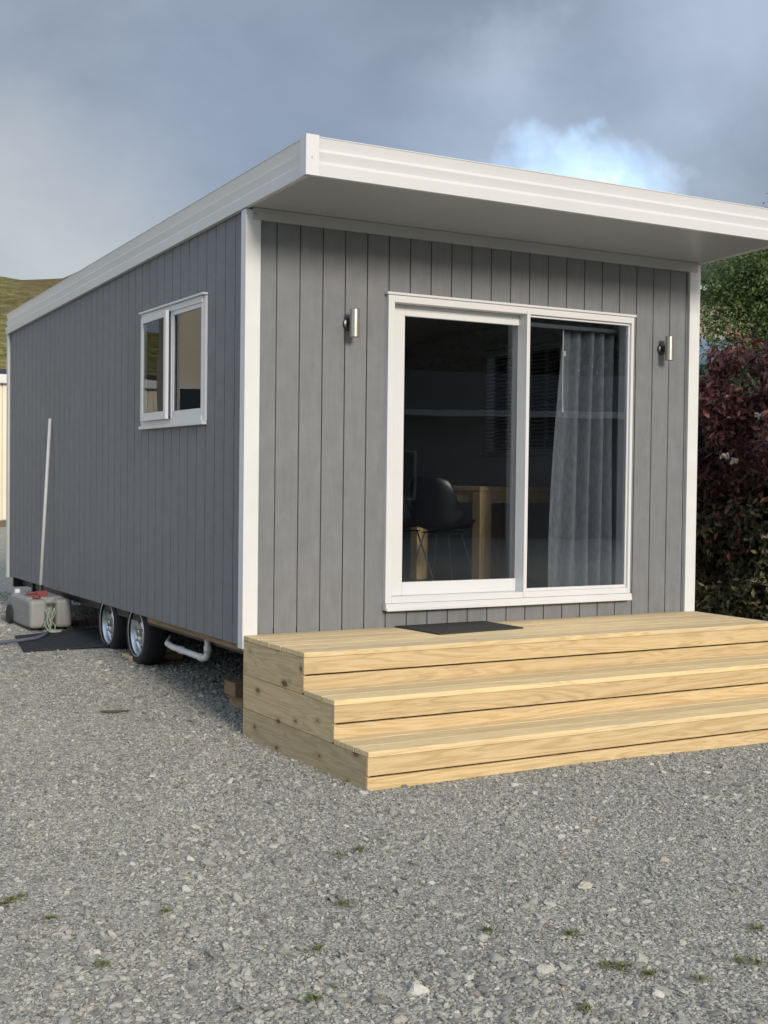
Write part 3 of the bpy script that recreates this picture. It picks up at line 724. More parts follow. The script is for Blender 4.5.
# curtain
def curtain():
    nu, nv = 260, 30; z0, z1 = FL+.04, 2.50; Vs = []
    for j in range(nv+1):
        f = j/nv; z = z0+(z1-z0)*f
        xl = 2.315+(2.405-2.315)*f**1.5; xr = 2.885
        for i in range(nu+1):
            u = i/nu
            pl = 4.6; amp = .050*(1-.35*f)*(.35+.65*min(1, u*2.2))
            ph = (u**1.35)*pl*2*math.pi+.35*math.sin(f*3+u*9)
            y = .20+amp*math.sin(ph)+.014*math.sin(ph*2+1+f)+.012*math.sin(u*13+f*4)
            x = xl+(xr-xl)*u+.010*math.cos(ph)
            Vs.append((x, y, z))
    Fs = [(j*(nu+1)+i, j*(nu+1)+i+1, (j+1)*(nu+1)+i+1, (j+1)*(nu+1)+i) for j in range(nv) for i in range(nu)]
    mb = MB(); mb.v = Vs; mb.f = Fs
    o = mesh_obj('curtain', mb, M['curtain'], smooth=True); m = o.modifiers.new('s', 'SOLIDIFY'); m.thickness = .003
    tag(o, 'grey pleated fabric curtain drawn to the right behind the fixed glass panel', 'curtain')
curtain()
rod = thing('curtain_rail', 'white curtain rail above the grey curtain inside the door', 'curtain rail', (1.9, .16, 2.52))
mesh_obj('rail', MB().box(.95, 2.98, .165, .205, 2.512, 2.535), M['white'], rod)
for x in (1.1, 2.9): mesh_obj('bracket', MB().box(x, x+.02, .1, .165, 2.515, 2.53), M['white'], rod)
mesh_obj('pull_cord', MB().tube([(2.372, .145, 2.50), (2.368, .14, 2.2), (2.372, .14, 1.97)], .0035, 6).lathe([(-.02, 0), (-.018, .007), (.018, .004), (.02, 0)], 'z', (2.372, .14, 1.965), 8)
         .lathe([(-.02, 0), (-.015, .010), (.015, .010), (.02, 0)], 'z', (2.378, .14, 2.34), 8), M['cord'], rod)
def blind(name, x, y0, y1, z0, z1, label, mat, dx=-1, n=26):
    t = thing(name, label, 'blind', (x, (y0+y1)/2, z1))
    mb = MB(); st = (z1-z0-.05)/n
    for i in range(n):
        z = z1-.05-i*st
        mb.hexa([(x-.012, y0, z-.007), (x+.012, y0, z+.006), (x+.012, y1, z+.006), (x-.012, y1, z-.007), (x-.0125, y0, z-.006), (x+.0115, y0, z+.007), (x+.0115, y1, z+.007), (x-.0125, y1, z-.006)])
    mesh_obj('slats', mb, mat, t)
    mesh_obj('head_rail', MB().box(x-.02, x+.02, y0, y1, z1-.035, z1), mat, t)
    mesh_obj('bottom_rail', MB().box(x-.013, x+.013, y0, y1, z0, z0+.018), mat, t)
    mb = MB()
    for y in (y0+.12, (y0+y1)/2, y1-.12): mb.tube([(x+dx*.014, y, z0), (x+dx*.014, y, z1-.03)], .0016, 5)
    mesh_obj('ladder_cord', mb, M['cord'], t)
    return t
bl = blind('venetian_blind', W-.125, 1.43, 2.47, 1.66, 2.64, 'pale venetian blind over the far window behind the sliding door glass', M['blind'], -1, 30)
mb = MB()
for k in range(60): 
    z = 2.55-k*.0125; mb.lathe([(-.005, 0), (0, .005), (.005, 0)], 'z', (W-.155, 1.50, z), 6)
mesh_obj('bead_chain', mb, M['cord'], bl)
blind('venetian_blind', .125, .62, 1.17, 1.86, 2.575, 'cream venetian blind behind the fixed half of the small side window', M['blind_cream'], 1, 26)
# kitchen bench seen darkly at back
kb = thing('kitchen_bench', 'dark kitchen bench against the inner partition, dim behind the glass', 'bench', (1.2, 3.7, FL))
mesh_obj('cupboard', MB().box(.15, 2.2, 3.42, 3.98, FL+.1, 1.50).box(.17, 2.18, 3.47, 3.98, FL+.001, FL+.099), M['housegrey'], kb)
mesh_obj('benchtop', MB().box(.12, 2.23, 3.38, 3.985, 1.501, 1.54), M['roofgrey'], kb)

# ------------------------------------------------------------------ things round the trailer
def tank():
    t = thing('waste_tank', 'grey plastic waste water tank on wheels beside the cabin wheels', 'tank', (-.14, 4.0, .2))
    zg = .19
    # tank body: rounded block with a handle recess in its front end
    bm = MB()
    x0, x1, y0, y1, z0, z1 = -.285, .065, 3.74, 4.42, zg+.02, zg+.275
    bm.box(x0, x1, y0+.12, y1, z0, z1)
    body = mesh_obj('tank_body', bm, M['tank'], t, bevel=.035)
    body.modifiers['bevel'].segments = 4
    for xa, xb in ((x0+.0, x0+.145), (x1-.135, x1-.0)):
        o = mesh_obj('tank_lobe', MB().box(xa, xb, y0, y0+.16, z0+.008, z1-.012), M['tank'], t, bevel=.03); o.modifiers['bevel'].segments = 4
    mesh_obj('carry_handle', MB().tube([(x0+.10, y0+.03, z1-.04), (x0+.17, y0+.02, z1-.03), (x1-.10, y0+.03, z1-.04)], .012, 8), M['tank'], t)
    mesh_obj('seam', MB().box(x0-.003, x1+.003, y0+.15, y1-.03, (z0+z1)/2-.004, (z0+z1)/2+.004), M['tank'], t)
    for x in (x0-.012, x1+.012):
        mesh_obj('wheel', MB().lathe([(-.016, 0), (-.016, .07), (-.010, .085), (.010, .085), (.016, .07), (.016, 0)], 'x', (x, y1-.03, zg+.085), 24), M['rubber'], t)
    mesh_obj('cap', MB().lathe([(0, .034), (.018, .034), (.022, .028), (.022, 0)], 'z', (x0+.085, y0+.13, z1-.006), 20), M['red'], t)
    mesh_obj('valve', MB().box(x0+.10, x0+.19, y0+.17, y0+.23, z1-.002, z1+.045).tube([(x0+.03, y0+.26, z1+.02), (x0+.13, y0+.20, z1+.03)], .014, 8), M['red'], t, bevel=.006)
    mesh_obj('corner_cap', MB().lathe([(0, .025), (.03, .025), (.035, .018), (.035, 0)], 'z', (x0+.05, y1-.05, z1-.004), 14), M['pvc'], t)
tank()
pole = thing('pole', 'thin pale grey metal pole leaning on the cabin side above the waste tank', 'pole', (-.12, 4.0, .43))
mesh_obj('shaft', MB().tube([(-.118, 4.06, .52), (-.016, 4.16, 1.965)], .0135, 10), M['galv'], pole, smooth=True)
mesh_obj('end_socket', MB().tube([(-.123, 4.055, .46), (-.1175, 4.061, .55)], .024, 12), M['black_plastic'], pole)
o = mesh_obj('rubber_sheet', MB().hexa([(-.56, 2.83, .150), (.35, 2.86, .150), (.35, 3.80, .176), (-.46, 3.52, .176), (-.56, 2.83, .162), (.35, 2.86, .162), (.35, 3.80, .188), (-.46, 3.52, .188)]), M['rubbermat'], bevel=.003)
# drape the sheet onto the ground
for v in o.data.vertices:
    v.co.z = float(gh(v.co.x, v.co.y))+.008+(.010 if v.index >= 4 else 0)
tag(o, 'dark flat rubber sheet lying on the gravel beside the rear wheel', 'rubber sheet')
pts = []
for x, y in ((-1.2, 3.02), (-.9, 3.10), (-.66, 3.15), (-.494, 3.20), (-.36, 3.27), (-.27, 3.38), (-.20, 3.50)): pts.append((x, y, float(gh(x, y))+.034))
o = mesh_obj('hose', MB().tube(pts, .013, 10), M['blue_hose'], smooth=True); tag(o, 'dull blue hose running left along the gravel from the waste tank', 'hose')
mb = MB()
for k in range(5):
    a = rng.uniform(-.05, .05); p0 = Vector((-.125+a*.6, 3.70, .385)); pts = []
    for j in range(12):
        f = j/11; pts.append((p0.x-.04*f+.022*math.sin(f*9+k), 3.70-.10*f-.02*math.cos(f*7+k*2), max(.385-.30*f+.02*math.sin(k*3+f*8), float(gh(-.13, 3.6))+.030)))
    mb.tube(pts, .005, 6)
for k in range(2): mb.tube([(-.13+.06*math.cos(t_*.9+k), 3.56+.04*math.sin(t_*.9+k), float(gh(-.13, 3.55))+.032+.006*k) for t_ in range(8)], .006, 6)
o = mesh_obj('rope', mb, M['rope'], smooth=True); tag(o, 'green and white rope hanging from the end of the waste tank', 'rope')
def blk(name, x0, x1, y0, y1, z0, z1, rz, label, m='oldwood', grp=None):
    mb = MB().box(-(x1-x0)/2, (x1-x0)/2, -(y1-y0)/2, (y1-y0)/2, 0, z1-z0)
    o = mesh_obj(name, mb, M[m], bevel=.004); o.location = ((x0+x1)/2, (y0+y1)/2, z0); o.rotation_euler = (0, 0, rz)
    return tag(o, label, 'timber block', grp)
g_ = float(gh(.6, .7))
blk('timber_block', .26, 1.0, .66, .85, .006, .095, .06, 'lower rough timber packer on the gravel under the front of the cabin')
blk('timber_block', .22, .95, .63, .82, .096, .185, -.03, 'upper rough timber packer stacked under the front of the cabin', 'bearer')
blk('timber_plank', .09, .50, 2.30, 2.50, float(gh(.2, 2.35))-.01, float(gh(.2, 2.35))+.035, .05, 'short pale timber plank on the ground between the two trailer wheels', 'riser')
o = mesh_obj('stick', MB().tube([(-.565, .893, float(gh(-.56, .89))+.012), (-.50, .81, float(gh(-.5, .8))+.02), (-.41, .82, float(gh(-.4, .8))+.015)], [.006, .009, .005], 7), M['bark']); tag(o, 'thin dark stick lying on the gravel left of the steps', 'stick')

# ------------------------------------------------------------------ foliage
def leaf_mesh(P, Nn, size, asp=.38, fold=.25, droop=.0):
    """two triangles-pairs per leaf folded along the midrib -> quads"""
    n = len(P)
    d = rng.normal(size=(n, 3)); d -= (d*Nn).sum(1, keepdims=True)*Nn*.55; d[:, 2] -= droop; d /= np.linalg.norm(d, axis=1, keepdims=True)
    w = np.cross(d, Nn+rng.normal(0, .35, (n, 3))); w /= np.linalg.norm(w, axis=1, keepdims=True)+1e-9
    up = np.cross(w, d); s = size[:, None]
    a = P; tip = P+d*s; m0 = P+d*s*.5
    l = m0+w*s*asp*.5+up*s*fold*.25; r = m0-w*s*asp*.5+up*s*fold*.25
    V = np.stack([a, l, tip, r], 1).reshape(-1, 3)
    i = np.arange(n)[:, None]*4
    T = np.concatenate([i+np.array([[0, 1, 2]]), i+np.array([[0, 2, 3]])], 0)
    return V, T
def lumpy(P, f, seed): return np.array([mnoise.noise(Vector((p[0]*f+seed, p[1]*f, p[2]*f))) for p in P])

def hedge():
    t = thing('hedge', 'dense dark red photinia hedge with a few white flower clusters at right of the cabin', 'hedge', (5.4, 2.2, .05))
    n = 64000
    x0, x1, y0, y1 = 4.72, 6.3, .25, 4.6
    # points in a shell of the block: left face, front face, top
    def top(x, y): return np.maximum(2.50-.38*(y-.9), 2.05)+.05*np.sin(y*2.1+x)+.07*np.sin(y*5.3+x*3)
    P = []; Nn = []
    for k, (cnt) in enumerate((36000, 14000, 14000)):
        u = rng.uniform(0, 1, cnt); v = rng.uniform(0, 1, cnt); dep = np.abs(rng.normal(0, .16, cnt))
        if k == 0:
            y = y0+(y1-y0)*u**1.35; z = .1+v*(top(x0, y)-.1); q = np.stack([x0+dep, y, z], -1); nn = np.tile([-1, 0, .25], (cnt, 1))
        elif k == 1:
            x = x0+(x1-x0)*u; z = .1+v*(top(x, y0)-.1); q = np.stack([x, y0+dep, z], -1); nn = np.tile([0, -1, .25], (cnt, 1))
        else:
            x = x0+(x1-x0)*u; y = y0+(y1-y0)*v; q = np.stack([x, y, top(x, y)-dep], -1); nn = np.tile([0, 0, 1.], (cnt, 1))
        P.append(q); Nn.append(nn)
    P = np.concatenate(P); Nn = np.concatenate(Nn)
    lum = lumpy(P, 1.7, 3)*.34+lumpy(P, 5, 9)*.16
    P = P+Nn*lum[:, None]
    hole = lumpy(P, 3.2, 20); keep = hole > -.30; P, Nn = P[keep], Nn[keep]
    Nn = Nn/np.linalg.norm(Nn, axis=1, keepdims=True)
    sz = rng.uniform(.05, .09, len(P))
    z = P[:, 2]+lumpy(P, 1.3, 5)*1.1+rng.normal(0, .25, len(P))
    red = z > 1.15
    for nm, mk, sel in (('red_leaves', leaf_mat('photinia_red', [(.15, (.05, .02, .023)), (.42, (.115, .042, .042)), (.66, (.20, .075, .064)), (.9, (.40, .22, .17))], .4, .15), red),
                        ('green_leaves', leaf_mat('photinia_green', [(.15, (.035, .036, .018)), (.45, (.07, .075, .034)), (.75, (.13, .12, .055)), (.95, (.26, .21, .12))], .4, .15), ~red)):
        V_, T_ = leaf_mesh(P[sel], Nn[sel], sz[sel], .42, .3, .2)
        np_mesh(nm, V_, T_, mk, t, 3)
    mb = MB()
    for k in range(60):
        x, y = rng.uniform(x0+.15, x1-.3), rng.uniform(y0+.2, y1-.2)
        pts = [(x+rng.normal(0, .03), y+rng.normal(0, .03), .05+j*.36) for j in range(6)]
        mb.tube(pts, [.022-.003*j for j in range(6)], 5)
    mesh_obj('stems', mb, M['bark'], t)
    # solid near-black core added to paint the shade inside the hedge
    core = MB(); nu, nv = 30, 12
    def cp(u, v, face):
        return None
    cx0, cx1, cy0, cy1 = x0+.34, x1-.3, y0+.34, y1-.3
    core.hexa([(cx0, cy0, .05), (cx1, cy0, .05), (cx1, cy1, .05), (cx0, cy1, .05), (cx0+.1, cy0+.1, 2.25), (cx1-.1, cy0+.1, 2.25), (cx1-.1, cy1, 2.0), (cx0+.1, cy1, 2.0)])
    mesh_obj('dark_core', core, simple('core_dark', (.022, .018, .014), .95, .4, 20), t)
    # flower clusters
    for cx_, cy_, cz_ in ((4.62, .80, 1.66), (4.70, .62, 2.02), (4.66, 1.12, 2.16), (4.60, .88, 1.70)):
        mf = MB()
        for k in range(26):
            d = np.clip(rng.normal(0, .015, 3), -.025, .025); s = rng.uniform(.008, .014)
            mf.lathe([(-s, 0), (0, s), (s*.4, s*.6), (s, 0)], 'z', (cx_+d[0], cy_+d[1]*1.3, cz_+d[2]*.8), 5)
        mesh_obj('flower_cluster', mf, M['petal'], t)
hedge()

def branchy(cx, cy, z0, zc, R, seed, n=16):
    mb = MB(); rr = random.Random(seed)
    trunk = [(cx+rr.uniform(-.05, .05)*j, cy+rr.uniform(-.05, .05)*j, z0+(zc-z0)*j/5) for j in range(6)]
    mb.tube(trunk, [.12, .11, .10, .09, .08, .06], 8)
    for k in range(n):
        a = rr.uniform(0, 6.28); el = rr.uniform(.1, 1.2); p = Vector(trunk[rr.randint(2, 5)]); d = Vector((math.cos(a)*math.cos(el), math.sin(a)*math.cos(el), math.sin(el)))
        pts = [tuple(p)]
        for j in range(4):
            p = p+d*R*.24; d = (d+Vector((rr.uniform(-.3, .3), rr.uniform(-.3, .3), rr.uniform(-.1, .3)))).normalized(); pts.append(tuple(p))
        mb.tube(pts, [.045, .035, .025, .015, .006], 5)
    return mb
def tree(name, label, cx, cy, zg, zc, R, nleaf, size, mat, seed, clumps=46, flat=.9, group=None, asp=.5):
    t = thing(name, label, 'tree', (cx, cy, zg), 0, group)
    mesh_obj('trunk', branchy(cx, cy, zg-.05, zc, R, seed), M['bark'], t)
    r = np.random.default_rng(seed)
    c = r.normal(size=(clumps, 3)); c /= np.linalg.norm(c, axis=1, keepdims=True); c *= (r.uniform(.25, 1, clumps)**.5)[:, None]*R*.82; c[:, 2] *= flat
    cr = r.uniform(.22, .40, clumps)*R
    k = r.integers(0, clumps, nleaf)
    d = r.normal(size=(nleaf, 3)); d /= np.linalg.norm(d, axis=1, keepdims=True)
    rad_ = cr[k]*(r.uniform(0, 1, nleaf)**.45)*(1+.18*r.normal(size=nleaf))
    P = c[k]+d*rad_[:, None]*np.array([1, 1, .75]); P += np.array([cx, cy, zc])
    Nn = d*.6+np.array([0, 0, .7]); Nn /= np.linalg.norm(Nn, axis=1, keepdims=True)
    global rng
    sv = rng; rng = r
    V_, T_ = leaf_mesh(P, Nn, r.uniform(.7, 1.3, nleaf)*size, asp, .2, .5); rng = sv
    np_mesh('crown', V_, T_, mat, t, 3)
    return t
MG = leaf_mat('maple_leaf', [(.1, (.09, .145, .05)), (.4, (.14, .21, .07)), (.7, (.19, .26, .09)), (.95, (.23, .28, .10))], .5, .42)
MD = leaf_mat('dark_leaf', [(.1, (.015, .030, .012)), (.5, (.03, .05, .018)), (.9, (.05, .07, .025))], .5, .2)
tree('maple_tree', 'leafy mid green tree rising behind the red hedge beyond the cabin', 9.35, 3.85, .2, 3.45, 1.9, 150000, .052, MG, 11, clumps=70, flat=1.0)
tree('shrub', 'low dark green shrub between the red hedge and the leafy tree', 7.35, 2.75, .15, 2.15, .95, 16000, .07, MD, 12, clumps=26)

# ------------------------------------------------------------------ background buildings
def gable_house(name, label, cx, cy, wx, wy, eave, ridge, wallm, roofm, zg=.2, rz=0, gutter=None, windows=(), ridge_axis='x', over=.4, cat='house'):
    t = thing(name, label, cat, (cx, cy, zg), rz)
    hx, hy = wx/2, wy/2
    if ridge_axis == 'x':
        wall = MB().add([(-hx,-hy,-.3),(hx,-hy,-.3),(hx,hy,-.3),(-hx,hy,-.3),(-hx,-hy,eave),(hx,-hy,eave),(hx,hy,eave),(-hx,hy,eave),(-hx,0,ridge-.05),(hx,0,ridge-.05)],
                        [(0,1,5,4),(2,3,7,6),(1,2,6,9,5),(3,0,4,8,7),(4,5,9,8),(6,7,8,9)])
        k = (ridge-eave)/hy; e = eave-k*over
        rf = MB()
        for s in (-1, 1):
            rf.hexa([(-hx-over, s*(hy+over), e), (hx+over, s*(hy+over), e), (hx+over, 0, ridge), (-hx-over, 0, ridge), (-hx-over, s*(hy+over), e+.08), (hx+over, s*(hy+over), e+.08), (hx+over, 0, ridge+.08), (-hx-over, 0, ridge+.08)])
    mesh_obj('wall', wall, wallm, t, world=False); mesh_obj('roof', rf, roofm, t, world=False)
    if gutter:
        for s in (-1, 1): mesh_obj('gutter', MB().box(-hx-over, hx+over, *sorted((s*(hy+over), s*(hy+over+.12))), e-.10, e+.06), gutter, t, world=False)
    for (x0, x1, z0, z1, s) in windows:
        ys = sorted((s*(hy+.001), s*(hy+.05)))
        f = mesh_obj('window', MB().box(x0-.06, x1+.06, ys[0], ys[1], z0-.06, z0).box(x0-.06, x1+.06, ys[0], ys[1], z1, z1+.06).box(x0-.06, x0, ys[0], ys[1], z0, z1).box(x1, x1+.06, ys[0], ys[1], z0, z1), M['white'], t, world=False)
        ys = sorted((s*(hy+.002), s*(hy+.02)))
        mesh_obj('pane', MB().box(x0+.001, x1-.001, ys[0], ys[1], z0+.001, z1-.001), M['carglass'], f, world=False)
    return t
# house across the yard, reflected in the sliding door
gable_house('house', 'single storey grey house with a white gutter across the yard, facing the steps', 17.0, -24.0, 24, 8, 3.35, 4.5, M['housegrey'], M['roofgrey'], 0, rad(19), M['galv'],
            [(-8, -6.6, 1.0, 2.1, 1), (-3.0, -2.1, 1.0, 2.2, 1), (8.2, 10.2, .9, 2.1, 1)], over=.5)
for i, (x, y, R, zc) in enumerate(((15.5, -31, 4.3, 5.2), (22, -33, 4.6, 5.6), (28.5, -32, 4.6, 5.4), (35, -31, 4.4, 5.0))):
    tree('dark_tree', ['dark round tree behind the grey house, left end', 'dark spreading tree behind the middle of the grey house', 'dark taller tree right of the middle behind the grey house', 'dark tree behind the right end of the grey house'][i],
         x, y, 0, zc, R, 26000, .36, MD, 30+i, clumps=60, group='trees behind the grey house')
# long cream shed behind the cabin
def shed():
    t = thing('shed', 'long cream ribbed steel shed behind the cabin at the left edge', 'shed', (-2, 29, .2))
    x0, x1, yf0, H = -22.0, 6.6, 25.1, 3.72
    mb = MB()
    n = int((x1-x0)/.20)
    for i in range(n):
        a = x0+i*.20; mb.box(a, a+.165, yf0, yf0+.04, .38, H)
    mb.box(x0, x1, yf0+.041, yf0+.2, .1, H).box(x0, x0+.1, yf0+.201, yf0+8, .1, H).box(x1-.1, x1, yf0+.201, yf0+8, .1, H)
    mesh_obj('wall', mb, M['shed'], t)
    mesh_obj('plinth', MB().box(x0, x1, yf0-.02, yf0+.0405, .1, .36), M['shed_dark'], t)
    mesh_obj('gutter', MB().box(x0-.2, x1+.2, yf0-.16, yf0-.001, H, H+.22), M['white'], t, bevel=.02)
    mesh_obj('roof', MB().hexa([(x0-.2, yf0, H+.05), (x1+.2, yf0, H+.05), (x1+.2, yf0+8, H+.95), (x0-.2, yf0+8, H+.95), (x0-.2, yf0, H+.12), (x1+.2, yf0, H+.12), (x1+.2, yf0+8, H+1.0), (x0-.2, yf0+8, H+1.0)]), M['roofgrey'], t)
    return t
shed()
gable_house('outbuilding', 'tall cream weatherboard building left of the cabin, beyond the frame', -9.2, 14.9, 9.6, 3, 5.0, 5.6, M['weather'], M['roofgrey'], .2, 0, M['trimwhite'],
            [(3.62, 4.62, 1.3, 2.75, -1), (-2.6, -1.2, .9, 2.1, -1)], over=.3, cat='building')
# neighbours at the right, just glimpsed past the hedge
gable_house('neighbour_house', 'tan neighbouring house glimpsed between the cabin corner and the leafy tree', 19.5, 16.5, 10, 8, 5.6, 7.2, M['tan'], M['roofgrey'], .2, rad(-40), M['white'], [(-3, -1.5, 1.2, 2.5, -1), (1, 2.5, 1.2, 2.5, -1)], over=.4)
def van():
    t = thing('parked_van', 'pale blue parked van partly hidden behind the hedge by the cabin corner', 'van', (10.6, 7.4, .2), rad(-40)); t.scale = (1.4, 1.4, 1.5)
    sec = [(-.95, .35), (-1.0, .6), (-1.0, 1.25), (-.86, 2.05), (-.7, 2.22), (.7, 2.22), (.86, 2.05), (1.0, 1.25), (1.0, .6), (.95, .35)]
    xs = [(-2.3, 1, 0), (-2.25, 1, 0), (1.0, 1, 0), (1.9, .62, 0), (2.45, .55, 0), (2.55, .50, 0)]
    mb = MB(); n = len(sec)
    for x, f, _ in xs:
        for (y, z) in sec: mb.v.append((x, y, .35+(z-.35)*f))
    for i in range(len(xs)-1):
        for k in range(n): mb.f.append((i*n+k, i*n+(k+1) % n, (i+1)*n+(k+1) % n, (i+1)*n+k))
    mb.f += [tuple(range(n))[::-1], tuple(range((len(xs)-1)*n, len(xs)*n))]
    mesh_obj('body', mb, M['carblue'], t, world=False, bevel=.04)
    mesh_obj('windscreen', MB().hexa([(1.05, -.80, 2.08), (1.05, .80, 2.08), (1.86, .84, 1.42), (1.86, -.84, 1.42), (1.09, -.80, 2.13), (1.09, .80, 2.13), (1.90, .84, 1.47), (1.90, -.84, 1.47)]), M['carglass'], t, world=False)
    for s in (-1, 1):
        mesh_obj('side_window', MB().hexa([(-1.9, s*.99, 1.35), (.9, s*.99, 1.35), (.9, s*1.02, 1.35), (-1.9, s*1.02, 1.35), (-1.9, s*.88, 1.95), (.8, s*.88, 1.95), (.8, s*.91, 1.95), (-1.9, s*.91, 1.95)]), M['carglass'], t, world=False)
        for x in (-1.5, 1.7):
            w = mesh_obj('wheel', MB().lathe([(-.1, 0), (-.1, .26), (-.08, .33), (.08, .33), (.1, .26), (.1, 0)], 'y', (x, s*.9, .33), 24), M['rubber'], t, world=False)
            mesh_obj('rim', MB().lathe([(s*.105, 0), (s*.105, .18), (s*.09, .2)], 'y', (x, s*.9, .33), 20), M['rim'], w, world=False)
van()

# ------------------------------------------------------------------ hills
def hills():
    na, nr = 420, 34
    az = np.linspace(-math.pi, math.pi, na, endpoint=False)
    def ridge(a):
        d = np.degrees(a)
        base = 3.2+1.1*np.sin(a*3+1)+.6*np.sin(a*7+2)+.35*np.sin(a*17)
        # ridge line seen to the left of the cabin: dips to 8.4 deg at azimuth 13, climbs to the right
        h = 8.05+.55*smooth(13.8, 17, d)+.9*smooth(17, 24, d)
        w = np.exp(-((d-16)/15)**4)
        h = np.where(d < 12.5, 8.1-2.3*smooth(12.5, -20, d), h)
        w2 = smooth(-60, -30, d)*(1-smooth(28, 44, d))
        h2 = base*(1-w2)+h*w2
        return h2+.10*np.sin(a*90)+.07*np.sin(a*151+1)
    R0, R1 = 130, 520
    Vs = []
    for j in range(nr):
        f = j/(nr-1); r = R0+(R1-R0)*f
        for i, a in enumerate(az):
            el = math.radians(float(ridge(np.array(a)))); H = math.tan(el)*R1
            s = f*f*(3-2*f)
            nz = mnoise.fractal(Vector((math.sin(a)*r*.012, math.cos(a)*r*.012, 3)), 1.0, 2.0, 5)*(9*f*(1-f)*2+.8*f)
            Vs.append((CAM[0]+math.sin(a)*r, CAM[1]+math.cos(a)*r, .1+(H*s**.9+nz*(1 if f < 1 else .3)) if j else -1))
    for i, a in enumerate(az): Vs.append((CAM[0]+math.sin(a)*(R1+260), CAM[1]+math.cos(a)*(R1+260), -5))
    Fs = []
    for j in range(nr):
        for i in range(na):
            k = (i+1) % na; Fs.append((j*na+i, (j+1)*na+i, (j+1)*na+k, j*na+k))
    o = np_mesh('hills', Vs, Fs, M['hill']); struct(o, 'dry yellow green hillside rising behind the yard', 'hills')
    o.data.polygons.foreach_set('use_smooth', [True]*len(o.data.polygons))
hills()

# ------------------------------------------------------------------ sky, sun, camera
SUN_AZ, SUN_EL = rad(182), rad(20.5)     # azimuth from +Y towards +X
wd = bpy.data.worlds.new('World'); S.world = wd; wd.use_nodes = True
T = wd.node_tree; T.nodes.clear()
class WN(N):
    def __init__(s, t): s.t = t
g = WN(T)
out = g.n('ShaderNodeOutputWorld'); bg = g.n('ShaderNodeBackground'); bg.inputs['Strength'].default_value = .1
sky = g.n('ShaderNodeTexSky'); sky.sky_type = 'NISHITA'; sky.sun_disc = False; sky.sun_elevation = SUN_EL; sky.sun_rotation = SUN_AZ; sky.air_density = 1.2; sky.dust_density = 1.0
tc = g.n('ShaderNodeTexCoord'); D = tc.outputs['Generated']
nrm = g.n('ShaderNodeVectorMath', _operation='NORMALIZE'); g.l(D, nrm.inputs[0]); D = nrm.outputs[0]
sp = g.n('ShaderNodeSeparateXYZ'); g.l(D, sp.inputs[0])
zz = g.math('ADD', g.math('MAXIMUM', sp.outputs[2], 0), .22)
cb = g.n('ShaderNodeCombineXYZ'); g.l(g.math('DIVIDE', sp.outputs[0], zz), cb.inputs[0]); g.l(g.math('DIVIDE', sp.outputs[1], zz), cb.inputs[1])
PV = cb.outputs[0]
big_ = g.noise(PV, .9, 5, .55, .5); mid_ = g.noise(PV, 2.6, 5, .6, .3)
fine_ = g.noise(D, 9, 5, .6, .4)
wn = g.n('ShaderNodeTexNoise', Scale=5.5, Detail=5, Roughness=.6); g.l(D, wn.inputs['Vector'])
ws = g.n('ShaderNodeVectorMath', _operation='SUBTRACT'); g.l(wn.outputs['Color'], ws.inputs[0]); ws.inputs[1].default_value = (.5, .5, .5)
wm = g.n('ShaderNodeVectorMath', _operation='SCALE'); g.l(ws.outputs[0], wm.inputs[0]); wm.inputs['Scale'].default_value = .16
wa = g.n('ShaderNodeVectorMath', _operation='ADD'); g.l(D, wa.inputs[0]); g.l(wm.outputs[0], wa.inputs[1]); DW = wa.outputs[0]
def blob(az, el, r0, r1, sx=1.0, vec=None):
    """soft patch of sky round a compass direction: 1 inside r0 degrees, 0 outside r1"""
    a, e = rad(az), rad(el); c = Vector((math.sin(a)*math.cos(e), math.cos(a)*math.cos(e), math.sin(e)))
    sb = g.n('ShaderNodeVectorMath', _operation='SUBTRACT'); g.l(vec or DW, sb.inputs[0]); sb.inputs[1].default_value = c
    h = Vector((math.cos(a), -math.sin(a), 0)); 
    dt = g.n('ShaderNodeVectorMath', _operation='DOT_PRODUCT'); g.l(sb.outputs[0], dt.inputs[0]); dt.inputs[1].default_value = h
    ln = g.n('ShaderNodeVectorMath', _operation='DOT_PRODUCT'); g.l(sb.outputs[0], ln.inputs[0]); g.l(sb.outputs[0], ln.inputs[1])
    hh = g.math('MULTIPLY', g.math('MULTIPLY', dt.outputs['Value'], dt.outputs['Value']), 1-1/(sx*sx))
    d = g.math('SQRT', g.math('MAXIMUM', g.math('SUBTRACT', ln.outputs['Value'], hh), 0))
    mr = g.n('ShaderNodeMapRange', _interpolation_type='SMOOTHSTEP'); g.l(d, mr.inputs[0])
    mr.inputs[1].default_value = math.sin(rad(r0)); mr.inputs[2].default_value = math.sin(rad(r1)); mr.inputs[3].default_value = 1; mr.inputs[4].default_value = 0
    return mr.outputs[0]
K = 10.0
def kc(c): return tuple(x*K for x in c)
cloud = g.ramp(big_, [(.32, (.135, .165, .215)), (.5, (.18, .21, .26)), (.66, (.27, .30, .345))])
cloud = g.mix(.55, cloud, g.ramp(mid_, [(.32, (.74, .77, .82)), (.5, (1.0, 1.0, 1.0)), (.68, (1.3, 1.27, 1.2))]), 'MULTIPLY')
cloud = g.mix(g.math('MULTIPLY', blob(14, 10.5, 0, 9, 1.3), .75), cloud, (.36, .375, .385))
cloud = g.mix(g.math('MULTIPLY', blob(25, 15, 1, 8, 1.8), .45), cloud, (.165, .205, .30))
cloud = g.mix(g.math('MULTIPLY', blob(46, 21, 1, 8, 1.2), .6), cloud, (.36, .42, .54))
cloud = g.mix(g.math('MULTIPLY', blob(34.6, 18.3, 0, 3.6, 1.5), .5), cloud, (.36, .41, .50))
cloud = g.mix(g.math('MULTIPLY', blob(43.5, 15.5, 0, 2.6, 1.7), .35), cloud, (.33, .38, .47))
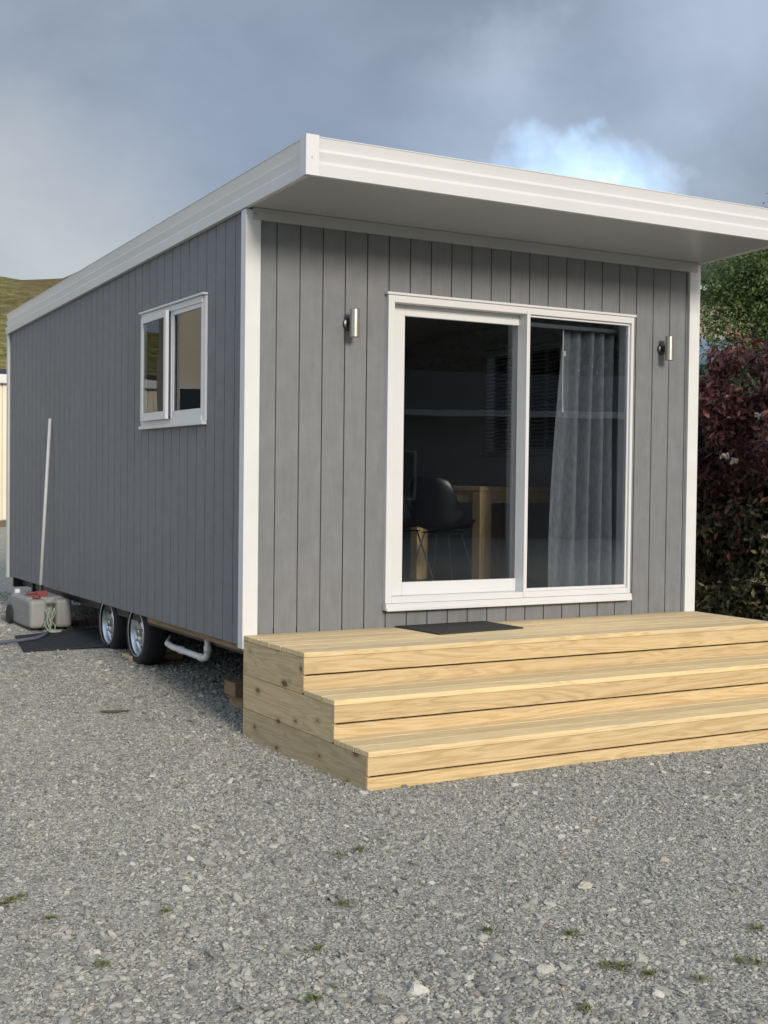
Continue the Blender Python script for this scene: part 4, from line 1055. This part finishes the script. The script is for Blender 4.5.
gapc = g.mix(g.ramp(fine_, [(.35, 0.), (.65, 1.)]), (.36, .52, .76), (.56, .68, .80))
mraw = g.math('MAXIMUM', blob(38.7, 12.9, .4, 4.6, 1.5), blob(39.2, 15.6, .2, 2.2, 1.0))
cloud = g.mix(g.math('MULTIPLY', blob(38.4, 13.6, 0, 7.5, 1.5), .6), cloud, (.32, .39, .50))
m1 = g.math('MULTIPLY', g.math('MULTIPLY', mraw, 3.5, clamp=True), g.ramp(g.math('ADD', mraw, g.math('MULTIPLY', g.math('SUBTRACT', g.noise(D, 13, 6, .58, .3), .5), 1.3)), [(.15, 0.), (.5, .5), (.85, 1.)]))
cloud = g.mix(m1, cloud, gapc)
cloud = g.mix(g.math('MULTIPLY', blob(39.7, 13.5, 0, 1.1, 1.5), .8), cloud, (.80, .84, .88))
# brighter veil round the hidden sun, behind the camera
cloud = g.mix(blob(157, 22, 6, 70, 1.0, D), cloud, (.75, .71, .65))
cloud = g.mix(g.math('MULTIPLY', blob(262, 32, 15, 75, 1.0, D), .95), cloud, (.56, .66, .80))  # unseen bluish sky patch added to brighten the cabin's left side
cloud = g.mix(g.ramp(sp.outputs[2], [(.45, 0.), (.9, .8)]), cloud, (.42, .48, .58))
sc10 = g.n('ShaderNodeVectorMath', _operation='SCALE'); g.l(cloud, sc10.inputs[0]); sc10.inputs['Scale'].default_value = K
fin = g.mix(.94, sky.outputs[0], sc10.outputs[0])
g.l(fin, bg.inputs[0]); g.l(bg.outputs[0], out.inputs[0])

sl_ = bpy.data.lights.new('sun', 'SUN'); sl_.energy = 1.9; sl_.angle = rad(14); sl_.color = (1, .905, .78)
so_ = bpy.data.objects.new('sun', sl_); COL.objects.link(so_)
sd_ = Vector((math.sin(SUN_AZ)*math.cos(SUN_EL), math.cos(SUN_AZ)*math.cos(SUN_EL), math.sin(SUN_EL)))
so_.rotation_euler = sd_.to_track_quat('Z', 'Y').to_euler(); so_.location = (5, -12, 8)

cd = bpy.data.cameras.new('camera'); co = bpy.data.objects.new('camera', cd); COL.objects.link(co); S.camera = co
cd.sensor_fit = 'HORIZONTAL'; cd.sensor_width = 36; cd.lens = 1273.42*36/768; cd.clip_start = .05; cd.clip_end = 5000
y_, p_, r_ = .5175, -.0256, .0117
fw = Vector((math.sin(y_)*math.cos(p_), math.cos(y_)*math.cos(p_), math.sin(p_))); rt = Vector((math.cos(y_), -math.sin(y_), 0)); up = rt.cross(fw)
rt2 = rt*math.cos(r_)+up*math.sin(r_); up2 = -rt*math.sin(r_)+up*math.cos(r_)
mt = Matrix((rt2, up2, -fw)).transposed().to_4x4(); mt.translation = Vector((-2.9247, -6.7462, 1.4793)); co.matrix_world = mt

S.view_settings.view_transform = 'Standard'; S.view_settings.look = 'None'; S.view_settings.exposure = .75; S.view_settings.gamma = 1
S.cycles.max_bounces = 10; S.cycles.transparent_max_bounces = 24; S.cycles.use_denoising = True
S.cycles.sample_clamp_indirect = 6
